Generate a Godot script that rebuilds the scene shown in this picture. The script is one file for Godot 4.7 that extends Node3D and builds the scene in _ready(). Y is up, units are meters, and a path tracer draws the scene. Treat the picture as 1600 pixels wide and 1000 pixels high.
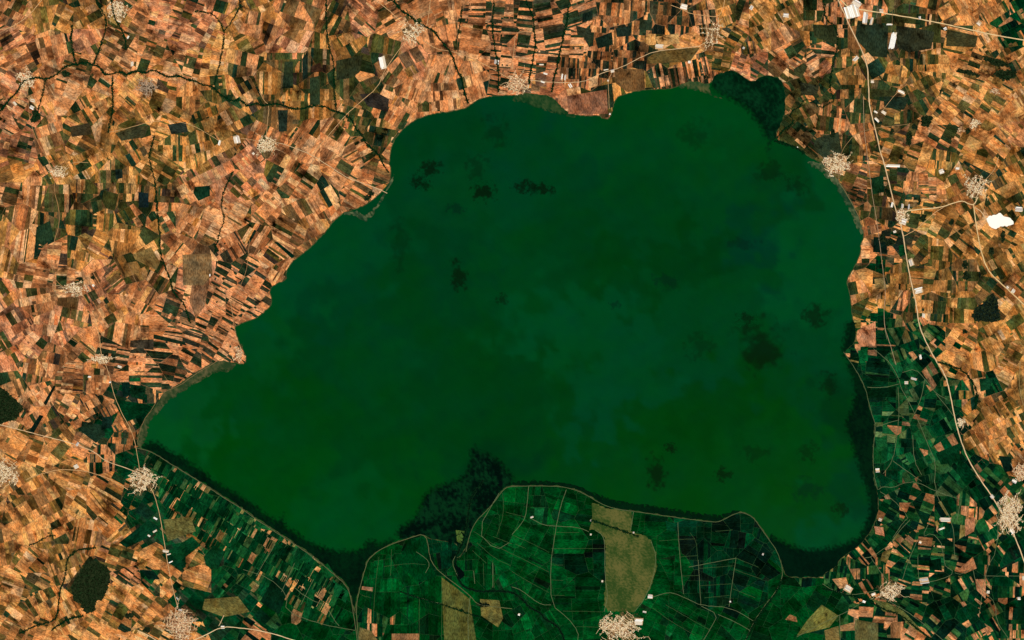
extends Node3D
# A lake among fields, seen straight down from high above. Places are given on a map grid
# (one grid step is 16.7 m, x to the east, y to the south) and built at true size, in metres.

const S := 16.7
const GAIN := Color(1.62, 1.60, 1.56)      # light that a white sheet on the ground sends to the eye
var rng := RandomNumberGenerator.new()
var noise_a := FastNoiseLite.new()
var noise_b := FastNoiseLite.new()
var noise_c := FastNoiseLite.new()
var mats := {}
var lake := PackedVector2Array()
var mask := PackedByteArray()
const MW := 470
const MH := 320
var used := {}

# ------------------------------------------------------------------ helpers
class Geo:
	var v := PackedVector3Array()
	var n := PackedVector3Array()
	var uv := PackedVector2Array()
	var uv2 := PackedVector2Array()
	var c := PackedColorArray()
	func tri(a: Vector3, b: Vector3, d: Vector3, col: Color, nor := Vector3.ZERO) -> void:
		var nn := nor
		if nn == Vector3.ZERO:
			nn = (d - a).cross(b - a).normalized()
		v.append(a); v.append(b); v.append(d)
		n.append(nn); n.append(nn); n.append(nn)
		c.append(col); c.append(col); c.append(col)
		for p in [a, b, d]:
			uv.append(Vector2(p.x, p.z) / 600.0)
			uv2.append(Vector2(p.x, p.z) / 5200.0)
	func quad(a: Vector3, b: Vector3, d: Vector3, e: Vector3, col: Color) -> void:
		tri(a, b, d, col)
		tri(a, d, e, col)
	func mesh(m: Material) -> ArrayMesh:
		var arr := []
		arr.resize(Mesh.ARRAY_MAX)
		arr[Mesh.ARRAY_VERTEX] = v
		arr[Mesh.ARRAY_NORMAL] = n
		arr[Mesh.ARRAY_TEX_UV] = uv
		arr[Mesh.ARRAY_TEX_UV2] = uv2
		arr[Mesh.ARRAY_COLOR] = c
		var am := ArrayMesh.new()
		am.add_surface_from_arrays(Mesh.PRIMITIVE_TRIANGLES, arr)
		am.surface_set_material(0, m)
		return am

func at(x: float, y: float, h := 0.0) -> Vector3:
	return Vector3((x - 800.0) * S, h, (y - 500.0) * S)

# a base colour, given as the tone it has in this light
func tone(r: float, g: float, b: float) -> Color:
	var l := Color(r / 255.0, g / 255.0, b / 255.0).srgb_to_linear()
	return enc(l.r / GAIN.r, l.g / GAIN.g, l.b / GAIN.b)

func enc(r: float, g: float, b: float) -> Color:
	return Color(pow(clampf(r, 0.0, 0.9), 1.0 / 2.2), pow(clampf(g, 0.0, 0.9), 1.0 / 2.2), pow(clampf(b, 0.0, 0.9), 1.0 / 2.2))

func shift(c: Color, k: float) -> Color:
	k = minf(k, 1.0 / maxf(maxf(c.r, c.g), maxf(c.b, 0.01)))
	return Color(minf(c.r * k, 1.0), minf(c.g * k, 1.0), minf(c.b * k, 1.0), c.a)

func numbered(called: String) -> String:
	if not used.has(called):
		used[called] = 0
		return called
	used[called] += 1
	return "%s_%03d" % [called, used[called]]

func tag(o: Node, label: String, category := "", group := "", kind := "") -> Node:
	if label: o.set_meta("label", label)
	if category: o.set_meta("category", category)
	if group: o.set_meta("group", group)
	if kind: o.set_meta("kind", kind)
	return o

func obj(called: String, m: Mesh, parent: Node = null) -> MeshInstance3D:
	var o := MeshInstance3D.new()
	o.mesh = m
	if parent:
		o.name = called
		parent.add_child(o, true)
	else:
		o.name = numbered(called)
		add_child(o, true)
	return o

func thing(called: String, where: Vector3, turn := 0.0) -> Node3D:
	var o := Node3D.new()
	o.name = numbered(called)
	add_child(o, true)
	o.position = where
	o.rotation.y = turn
	return o

func pts(a: Array) -> PackedVector2Array:
	var r := PackedVector2Array()
	for i in range(0, a.size() - 1, 2):
		r.append(Vector2(a[i], a[i + 1]))
	return r

func smooth(p: PackedVector2Array, closed := false) -> PackedVector2Array:
	# one round of corner cutting
	var r := PackedVector2Array()
	var n := p.size()
	if not closed:
		r.append(p[0])
	for i in (n if closed else n - 1):
		var a := p[i]
		var b := p[(i + 1) % n]
		r.append(a.lerp(b, 0.25))
		r.append(a.lerp(b, 0.75))
	if not closed:
		r.append(p[n - 1])
	return r

func rough(p: PackedVector2Array, amount: float, pitch: float, closed := true) -> PackedVector2Array:
	var r := PackedVector2Array()
	var n := p.size()
	for i in (n if closed else n - 1):
		var a := p[i]
		var b := p[(i + 1) % n]
		var k := maxi(1, int(a.distance_to(b) / pitch))
		for j in k:
			var q := a.lerp(b, float(j) / k)
			r.append(q + Vector2(noise_c.get_noise_2d(q.x * 9.0, q.y * 9.0), noise_c.get_noise_2d(q.y * 9.0 + 700.0, q.x * 9.0)) * amount * 2.0)
	if not closed:
		r.append(p[n - 1])
	return r

func in_lake(x: float, y: float) -> bool:
	var i := int(floor((x + 140.0) / 4.0))
	var j := int(floor((y + 140.0) / 4.0))
	if i < 0 or j < 0 or i >= MW or j >= MH:
		return false
	return mask[j * MW + i] == 1

# fills an outline with small cells; height and colour come from functions of the place
func sheet(g: Geo, poly: PackedVector2Array, step: float, height: Callable, colour: Callable) -> void:
	var lo := poly[0]
	var hi := poly[0]
	for p in poly:
		lo = lo.min(p)
		hi = hi.max(p)
	var nx := int(ceil((hi.x - lo.x) / step)) + 1
	var ny := int(ceil((hi.y - lo.y) / step)) + 1
	var inside := PackedByteArray()
	inside.resize((nx + 1) * (ny + 1))
	for j in ny + 1:
		for i in nx + 1:
			inside[j * (nx + 1) + i] = 1 if Geometry2D.is_point_in_polygon(lo + Vector2(i - 0.5, j - 0.5) * step, poly) else 0
	var near := {}
	for p in rough(poly, 0.0, step * 0.4):
		var ci := int(floor((p.x - lo.x) / step + 0.5))
		var cj := int(floor((p.y - lo.y) / step + 0.5))
		near[Vector2i(ci, cj)] = true
	for j in ny:
		for i in nx:
			var s := inside[j * (nx + 1) + i] + inside[j * (nx + 1) + i + 1] + inside[(j + 1) * (nx + 1) + i] + inside[(j + 1) * (nx + 1) + i + 1]
			var edge := near.has(Vector2i(i, j))
			if s == 0 and not edge:
				continue
			var o := lo + Vector2(i - 0.5, j - 0.5) * step
			var cell := PackedVector2Array([o, o + Vector2(step, 0), o + Vector2(step, step), o + Vector2(0, step)])
			if s == 4 and not edge:
				fill(g, cell, height, colour)
			else:
				for part in Geometry2D.intersect_polygons(cell, poly):
					fill(g, part, height, colour)

func fill(g: Geo, part: PackedVector2Array, height: Callable, colour: Callable) -> void:
	var t := PackedInt32Array([0, 1, 2, 0, 2, 3]) if part.size() == 4 else Geometry2D.triangulate_polygon(part)
	var vs := PackedVector3Array()
	var cs := PackedColorArray()
	for p in part:
		vs.append(at(p.x, p.y, height.call(p)))
		cs.append(colour.call(p))
	for k in range(0, t.size(), 3):
		var a := vs[t[k]]
		var b := vs[t[k + 1]]
		var d := vs[t[k + 2]]
		var nn := (d - a).cross(b - a)
		if nn.y < 0.0:
			nn = -nn
		nn = nn.normalized()
		for q in 3:
			g.v.append(vs[t[k + q]])
			g.n.append(nn)
			g.c.append(cs[t[k + q]])
			g.uv.append(Vector2(vs[t[k + q]].x, vs[t[k + q]].z) / 600.0)
			g.uv2.append(Vector2(vs[t[k + q]].x, vs[t[k + q]].z) / 5200.0)

# a strip along a line: flat top of a given width (metres), with sloping sides down to base
func ribbon(g: Geo, line: PackedVector2Array, width: float, h: float, base: float, slope: float, col: Color, side: Color) -> void:
	var n := line.size()
	var l := PackedVector3Array()
	var r := PackedVector3Array()
	var lo := PackedVector3Array()
	var ro := PackedVector3Array()
	for i in n:
		var d := (line[mini(i + 1, n - 1)] - line[maxi(i - 1, 0)]).normalized()
		var s := Vector3(d.y, 0, -d.x)
		var c := at(line[i].x, line[i].y, h)
		var w := width * 0.5 * (1.0 + 0.3 * noise_c.get_noise_2d(line[i].x * 6.0, line[i].y * 6.0))
		l.append(c + s * w)
		r.append(c - s * w)
		lo.append(c + s * (w + slope) + Vector3(0, base - h, 0))
		ro.append(c - s * (w + slope) + Vector3(0, base - h, 0))
	for i in n - 1:
		var k := 1.0 + 0.10 * noise_c.get_noise_2d(line[i].x * 14.0, line[i].y * 14.0)
		g.quad(l[i], l[i + 1], r[i + 1], r[i], shift(col, k))
		if slope > 0.0:
			g.quad(lo[i], lo[i + 1], l[i + 1], l[i], side)
			g.quad(r[i], r[i + 1], ro[i + 1], ro[i], side)

func noise_image(size: int, freq: float, octaves: int, lo: float, hi: float, tint: float, seed_: int, sx := 1.0, sy := 1.0) -> ImageTexture:
	var f := FastNoiseLite.new()
	f.seed = seed_
	f.noise_type = FastNoiseLite.TYPE_SIMPLEX_SMOOTH
	f.frequency = freq
	f.fractal_octaves = octaves
	f.fractal_gain = 0.62
	var a := f.get_seamless_image(size, size, false, false, 0.2)
	f.seed = seed_ + 77
	var b := f.get_seamless_image(size, size, false, false, 0.2)
	var im := Image.create(size, size, false, Image.FORMAT_RGB8)
	for y in size:
		for x in size:
			var ax := int(x * sx) % size
			var ay := int(y * sy) % size
			var k: float = lerpf(lo, hi, a.get_pixel(ax, ay).r)
			var t: float = (b.get_pixel(ax, ay).r - 0.5) * tint
			im.set_pixel(x, y, Color(clampf(k * (1.0 + t), 0, 1), clampf(k, 0, 1), clampf(k * (1.0 - t), 0, 1)))
	return ImageTexture.create_from_image(im)

func make_material(called: String, textured := true, rough_ := 1.0, spec := 0.0) -> StandardMaterial3D:
	var m := StandardMaterial3D.new()
	m.resource_name = called
	m.vertex_color_use_as_albedo = true
	m.vertex_color_is_srgb = true
	m.roughness = rough_
	m.metallic_specular = spec
	if textured:
		m.albedo_texture = mats.streak
		m.detail_enabled = true
		m.detail_albedo = mats.mottle
		m.detail_blend_mode = BaseMaterial3D.BLEND_MODE_MUL
		m.detail_uv_layer = BaseMaterial3D.DETAIL_UV_2
	return m

func crown_mesh(flat: float, seed_: int) -> ArrayMesh:
	var r := RandomNumberGenerator.new()
	r.seed = seed_
	var g := Geo.new()
	var rings := 4
	var seg := 7
	var p := []
	for i in rings + 1:
		var row := PackedVector3Array()
		var t := PI * i / rings
		for j in seg:
			var k := r.randf_range(0.72, 1.18)
			var u := TAU * (j + 0.5 * (i % 2)) / seg
			row.append(Vector3(sin(t) * cos(u) * 0.5 * k, 0.5 + 0.5 * cos(t) * flat * r.randf_range(0.85, 1.1), sin(t) * sin(u) * 0.5 * k))
		p.append(row)
	for i in rings:
		for j in seg:
			var q := (j + 1) % seg
			var shade := r.randf_range(0.8, 1.0)
			var c := Color(shade, shade, shade)
			g.tri(p[i][j], p[i][q], p[i + 1][j], c)
			g.tri(p[i][q], p[i + 1][q], p[i + 1][j], c)
	return g.mesh(mats.leaf)

func crowns(called: String, spots: Array, parent: Node = null) -> MultiMeshInstance3D:
	# spots: [place, width, height, colour]
	var mm := MultiMesh.new()
	mm.transform_format = MultiMesh.TRANSFORM_3D
	mm.use_colors = true
	mm.mesh = mats.crown
	mm.instance_count = spots.size()
	for i in spots.size():
		var s: Array = spots[i]
		var b := Basis(Vector3.UP, fmod(i * 2.399, TAU)).scaled(Vector3(s[1], s[2], s[1]))
		mm.set_instance_transform(i, Transform3D(b, s[0]))
		mm.set_instance_color(i, s[3])
	var o := MultiMeshInstance3D.new()
	o.multimesh = mm
	o.set_meta("kind", "stuff")
	if parent:
		o.name = called
		parent.add_child(o, true)
	else:
		o.name = numbered(called)
		add_child(o, true)
	return o

# ------------------------------------------------------------------ the scene
func _ready() -> void:
	rng.seed = 20240611
	var cam := Camera3D.new()
	cam.name = "camera"
	cam.position = Vector3(0, 40000, 0)
	cam.rotation_degrees = Vector3(-90, 0, 0)
	cam.fov = rad_to_deg(2.0 * atan(500.0 * S / 40000.0))
	cam.near = 50.0
	cam.far = 150000.0
	add_child(cam)
	var env := Environment.new()
	env.background_mode = Environment.BG_SKY
	var sky_mat := ProceduralSkyMaterial.new()
	sky_mat.sky_top_color = Color(0.36, 0.46, 0.62)
	sky_mat.sky_horizon_color = Color(0.66, 0.70, 0.75)
	sky_mat.ground_bottom_color = Color(0.25, 0.22, 0.18)
	sky_mat.ground_horizon_color = Color(0.6, 0.62, 0.64)
	var sky := Sky.new()
	sky.sky_material = sky_mat
	env.sky = sky
	env.tonemap_mode = Environment.TONE_MAPPER_LINEAR
	env.tonemap_exposure = 1.0
	env.sdfgi_enabled = true
	env.ssao_enabled = true
	env.ssil_enabled = true
	var we := WorldEnvironment.new()
	we.name = "world_environment"
	we.environment = env
	add_child(we)
	var sun := DirectionalLight3D.new()
	sun.name = "sun"
	sun.light_color = Color(1.0, 0.95, 0.86)
	sun.light_energy = 1.5
	sun.light_angular_distance = 0.5
	sun.shadow_enabled = true
	sun.rotation_degrees = Vector3(-52, 38, 0)    # late morning, from the south-east
	add_child(sun)

	noise_a.seed = 11
	noise_a.frequency = 0.012
	noise_a.fractal_octaves = 4
	noise_b.seed = 23
	noise_b.frequency = 0.035
	noise_b.fractal_octaves = 3
	noise_c.seed = 37
	noise_c.frequency = 0.03
	noise_c.fractal_octaves = 3
	mats.streak = noise_image(512, 0.012, 4, 0.54, 1.20, 0.12, 5, 1.0, 3.0)
	mats.mottle = noise_image(1024, 0.010, 5, 0.56, 1.24, 0.22, 9)
	mats.field = make_material("soil_and_crops")
	mats.road = make_material("pale_road_surface", false)
	mats.water = make_material("algae_green_water", false, 0.35, 0.06)
	mats.reed = make_material("reeds", false)
	mats.leaf = make_material("leaves", false)
	mats.paint = make_material("walls_and_roofs", false, 0.8, 0.3)
	mats.crown = crown_mesh(0.8, 4)
	mats.worn = make_material("trodden_earth", false)
	mats.worn.transparency = BaseMaterial3D.TRANSPARENCY_ALPHA

	build_lake()
	build_ground()
	build_fields()
	build_marsh()
	build_meadow()
	build_streams()
	build_roads()
	build_woods()
	build_villages()
	build_yards()
	name_tracks()

# ------------------------------------------------------------------ lake
func shoreline() -> PackedVector2Array:
	var a := [607, 250, 609, 240, 612, 227, 620, 212, 632, 199, 645, 189, 660, 182, 677, 177, 700, 174, 722, 170, 735, 164, 745, 156, 757, 151, 775, 149, 790, 148, 803, 149,
		818, 145, 840, 147, 858, 149, 868, 156, 884, 174, 900, 179, 915, 181, 935, 179, 943, 185, 951, 186, 955, 176, 958, 163, 963, 152, 975, 147, 990, 143, 1005, 140, 1020, 139, 1040, 138, 1055, 136, 1068, 129, 1085, 126, 1100, 131, 1110, 130,
		1117, 117, 1130, 113, 1145, 109, 1155, 114, 1165, 122, 1178, 128, 1188, 119, 1200, 117, 1222, 122, 1228, 150, 1226, 180, 1216, 203, 1212, 217, 1230, 222, 1250, 234, 1268, 246, 1284, 254,
		1298, 268, 1310, 281, 1322, 298, 1333, 318, 1342, 340, 1348, 358, 1351, 368, 1345, 382, 1345, 395, 1339, 412, 1331, 425, 1324, 436, 1326, 450, 1330, 470, 1332, 490, 1335, 505, 1339, 527, 1331, 541,
		1318, 549, 1327, 562, 1337, 577, 1352, 605, 1360, 640, 1368, 667, 1364, 700, 1364, 740, 1370, 765, 1374, 787, 1370, 812, 1360, 832, 1345, 850, 1325, 865, 1312, 875, 1307, 885, 1292, 893, 1285, 903,
		1255, 903, 1227, 902, 1222, 885, 1215, 862, 1200, 841, 1192, 830, 1180, 812, 1170, 804, 1157, 800, 1145, 804, 1127, 814, 1115, 816, 1075, 811, 1025, 804, 990, 799, 960, 795, 937, 786, 912, 771, 895, 764, 875, 760, 838, 759,
		800, 760, 790, 762, 782, 771, 772, 785, 757, 801, 744, 814, 737, 827, 733, 845, 728, 858, 718, 872, 713, 872, 718, 850, 690, 845, 668, 842, 660, 834, 645, 839, 620, 847, 597, 857, 585, 865, 575, 875, 570, 890, 564, 912, 557, 942, 555, 962,
		552, 950, 547, 927, 540, 912, 520, 895, 492, 871, 460, 849, 430, 830, 400, 810, 375, 792, 350, 777, 325, 760, 305, 748, 275, 730, 255, 717, 235, 705, 217, 701, 213, 690, 217, 672, 225, 655, 238, 640, 247, 630, 255, 612, 280, 600, 300, 585, 325, 570, 345, 562,
		362, 566, 378, 568, 386, 564, 380, 550, 373, 535, 368, 522, 366, 511, 375, 505, 400, 497, 415, 485, 425, 474, 421, 457, 423, 447, 437, 441, 447, 437, 446, 425, 455, 410, 470, 397, 485, 386, 495, 375, 510, 360, 520, 345, 535, 333, 550, 327, 572, 320, 590, 305, 607, 287, 610, 275, 609, 262]
	return pts(a)

var lake_tones := []
func lake_tone(p: Vector2) -> Color:
	var w := Vector2(noise_b.get_noise_2d(p.x * 0.5, p.y * 0.5), noise_b.get_noise_2d(p.y * 0.5 + 300.0, p.x * 0.5)) * 75.0
	var q := p + w
	var sum := Vector3.ZERO
	var ws := 0.0
	for t in lake_tones:
		var d: float = Vector2(t[0], t[1]).distance_squared_to(q) + 700.0
		var k := 1.0 / (d * d * d)
		sum += Vector3(t[2], t[3], t[4]) * k
		ws += k
	sum = (sum / ws).lerp(Vector3(0, 59, 23), 0.12)
	# drifts of algae drawn out by the wind from the south-west
	var u := Vector2(p.x * 0.86 - p.y * 0.5, (p.x * 0.5 + p.y * 0.86) * 4.0)
	var f := noise_a.get_noise_2d(u.x * 0.7, u.y * 0.7) * 3.0 + noise_b.get_noise_2d(p.x, p.y) * 2.5
	return tone(maxf(0.0, sum.x), sum.y * 1.06 + 2.5 + f, maxf(0.0, minf(sum.z, 32.0) + 2.0 + noise_a.get_noise_2d(p.x * 0.8 + 900.0, p.y * 0.8) * 7.0))

func build_lake() -> void:
	lake = rough(smooth(shoreline(), true), 0.8, 3.0)
	mask.resize(MW * MH)
	for j in MH:
		for i in MW:
			var p := Vector2(i * 4 - 138, j * 4 - 138)
			mask[j * MW + i] = 1 if p.x > 200 and p.x < 1380 and p.y > 100 and p.y < 970 and Geometry2D.is_point_in_polygon(p, lake) else 0
	lake_tones = [[640, 240, 0, 60, 30], [700, 200, 0, 58, 26], [800, 200, 0, 60, 34], [950, 230, 0, 64, 26], [1100, 190, 0, 68, 24], [1150, 260, 2, 64, 22], [1230, 300, 2, 58, 24], [1290, 330, 0, 70, 40], [1310, 400, 0, 70, 38],
		[620, 330, 0, 60, 30], [560, 370, 0, 66, 36], [500, 410, 0, 66, 38], [440, 470, 0, 68, 34], [400, 520, 2, 68, 28], [520, 480, 0, 58, 30], [700, 290, 2, 62, 30], [800, 300, 0, 62, 30], [900, 300, 0, 58, 28], [900, 380, 0, 58, 22], [1000, 350, 0, 60, 26],
		[700, 400, 0, 56, 26], [800, 440, 0, 62, 24], [640, 480, 0, 58, 24], [980, 420, 0, 56, 18], [1080, 400, 0, 54, 18], [1180, 380, 0, 54, 34], [1130, 330, 0, 62, 26], [1250, 440, 0, 72, 36],
		[850, 510, 0, 70, 33], [950, 510, 0, 68, 34], [1050, 480, 0, 62, 26], [1150, 460, 0, 62, 26], [1100, 560, 0, 62, 28], [1000, 590, 0, 66, 32], [930, 650, 0, 66, 36], [1260, 560, 0, 62, 30], [1230, 600, 0, 60, 24],
		[500, 560, 0, 58, 22], [600, 560, 0, 62, 24], [700, 580, 0, 58, 20], [820, 590, 0, 56, 18], [860, 650, 0, 58, 20], [460, 640, 0, 62, 16], [380, 620, 0, 64, 20], [300, 660, 4, 72, 34], [280, 690, 4, 78, 30], [350, 720, 0, 64, 14], [450, 760, 0, 66, 16],
		[560, 700, 0, 60, 18], [560, 790, 0, 68, 24], [500, 820, 0, 70, 24], [640, 760, 0, 64, 18], [700, 680, 0, 58, 20], [800, 690, 0, 56, 20], [900, 730, 0, 62, 16], [1020, 680, 0, 60, 14], [1100, 640, 0, 58, 12], [1180, 620, 0, 58, 12], [1100, 740, 1, 63, 14],
		[1200, 700, 1, 63, 14], [1270, 680, 0, 66, 14], [1230, 760, 3, 65, 15], [1290, 770, 2, 64, 20], [1220, 810, 3, 66, 20], [1310, 830, 0, 70, 34], [1340, 780, 0, 56, 28], [1000, 770, 2, 64, 16], [880, 750, 0, 60, 20], [780, 720, 0, 50, 20], [1320, 650, 0, 50, 20]]
	var g := Geo.new()
	sheet(g, lake, 5.0, func(_p): return 0.0, lake_tone)
	tag(obj("lake", g.mesh(mats.water)), "broad dark green lake full of algae", "", "", "structure")
	# the bank all round
	var b := Geo.new()
	var n := lake.size()
	var turn := 1.0 if Geometry2D.is_polygon_clockwise(lake) else -1.0
	for i in n:
		var p := lake[i]
		var q := lake[(i + 1) % n]
		var dp := (lake[(i + 1) % n] - lake[(i + n - 1) % n]).normalized()
		var dq := (lake[(i + 2) % n] - p).normalized()
		var a1 := at(p.x, p.y, 1.62)
		var a2 := at(q.x, q.y, 1.62)
		var ip := Vector2(-dp.y, dp.x) * -turn * 1.6
		var iq := Vector2(-dq.y, dq.x) * -turn * 1.6
		if not Geometry2D.is_point_in_polygon(p + ip, lake):
			ip = -ip
		if not Geometry2D.is_point_in_polygon(q + iq, lake):
			iq = -iq
		var k := 0.7 + 0.3 * noise_b.get_noise_2d(p.x * 4.0, p.y * 4.0)
		b.quad(a1, a2, at(q.x + iq.x, q.y + iq.y, -0.4), at(p.x + ip.x, p.y + ip.y, -0.4), shift(tone(112, 118, 72), k))
	tag(obj("shore_bank", b.mesh(mats.reed)), "narrow muddy grass bank all round the lake", "", "", "structure")

	# beds of water weed just under the surface, each its own patch
	var beds := [[673, 262, 16, 12, 0.9, "small black weed bed near the north-western shore, beside the twin patches"], [652, 283, 11, 10, 0.85, "round dark weed bed, westernmost of the north-western cluster"], [665, 290, 9, 8, 0.8, "small dark weed bed just below the westernmost round one"],
		[755, 301, 17, 14, 0.95, "dark brown round weed bed alone in the upper lake"], [818, 291, 16, 9, 0.95, "black jagged weed bed, western half of the long pair"], [846, 296, 17, 9, 0.95, "black jagged weed bed, eastern half of the long pair"], [745, 262, 18, 18, 0.35, "faint large weed bed above the brown round one"],
		[775, 205, 20, 22, 0.35, "faint broad weed bed off the northern village"], [716, 432, 13, 22, 0.8, "slanting dark weed bed in the middle western water"], [712, 325, 14, 9, 0.45, "bluish weed shadow south of the north-western cluster"], [784, 468, 9, 9, 0.55, "small dim weed bed in the middle of the lake"], [625, 380, 14, 40, 0.3, "long faint weed bed along the western water"],
		[1190, 540, 38, 38, 0.8, "largest dark weed bed, off the eastern shore"], [1165, 497, 13, 9, 0.7, "small weed bed just above the largest eastern one"], [1275, 493, 19, 17, 0.65, "rounded weed bed close to the eastern reeds"], [1093, 540, 22, 20, 0.3, "faint round weed bed west of the largest one"], [1295, 600, 14, 20, 0.5, "upright weed bed beside the eastern reed fringe"],
		[1048, 700, 9, 7, 0.8, "tiny black weed bed above the southern triangle"], [1026, 740, 14, 26, 0.75, "triangular weed bed near the southern dyke"], [1130, 742, 12, 11, 0.7, "small weed bed east of the southern triangle"], [1180, 708, 20, 14, 0.35, "dim weed bed in the south-eastern water"], [1265, 705, 16, 16, 0.4, "dim weed bed north of the south-eastern bay"],
		[1262, 765, 26, 16, 0.4, "broad bluish weed bed in the south-eastern bay"], [1315, 795, 14, 12, 0.6, "dark weed bed by the south-eastern corner"], [1160, 380, 26, 9, 0.4, "blue slanting weed shadow in the eastern water"], [1040, 440, 20, 12, 0.4, "blue weed shadow in the central eastern water"], [962, 476, 9, 7, 0.45, "small blue weed shadow in the centre of the lake"], [1205, 265, 24, 16, 0.45, "dim weed bed off the north-eastern marsh"], [1085, 212, 26, 22, 0.3, "faint weed bed in the northern bay"], [1245, 290, 20, 14, 0.4, "dim weed bed off the north-eastern village"]]
	for e in beds:
		var w := Geo.new()
		var blue: bool = String(e[5]).contains("blu")
		var base := tone(2, 40, 34) if blue else tone(5, 28, 8)
		var ph := rng.randf() * 1000.0
		var box := pts([e[0] - e[2] * 1.5, e[1] - e[3] * 1.5, e[0] + e[2] * 1.5, e[1] - e[3] * 1.5, e[0] + e[2] * 1.5, e[1] + e[3] * 1.5, e[0] - e[2] * 1.5, e[1] + e[3] * 1.5])
		var scale_: float = 26.0 / (e[2] + e[3])
		sheet(w, box, maxf(0.8, (e[2] + e[3]) / 40.0), func(_q): return 0.25, func(q):
			var d := Vector2((q.x - e[0]) / e[2], (q.y - e[1]) / e[3]).length()
			d += 0.9 * noise_b.get_noise_2d(q.x * 1.9 * scale_ + ph, q.y * 1.9 * scale_) + 0.5 * noise_b.get_noise_2d(q.x * 5.0 * scale_ + ph, q.y * 5.0 * scale_)
			var edge := smoothstep(1.5, 1.3, maxf(absf(q.x - e[0]) / e[2], absf(q.y - e[1]) / e[3]))
			return Color(base.r, base.g, base.b, e[4] * 0.64 * edge * smoothstep(1.25, 0.25, d)))
		for i in w.v.size():
			w.v[i] -= at(e[0], e[1])
		var o := obj("water_weed_bed", w.mesh(weed_material()))
		o.position = at(e[0], e[1])
		tag(o, e[5], "water weed", "beds of water weed in the lake")

func weed_material() -> StandardMaterial3D:
	if not mats.has("weed"):
		mats.weed = make_material("water_weed", false, 0.6, 0.1)
		mats.weed.transparency = BaseMaterial3D.TRANSPARENCY_ALPHA
	return mats.weed

# ------------------------------------------------------------------ ground and fields
var seeds := []      # [x, y, angle, length, width, palette]
var palettes := {}

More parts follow.
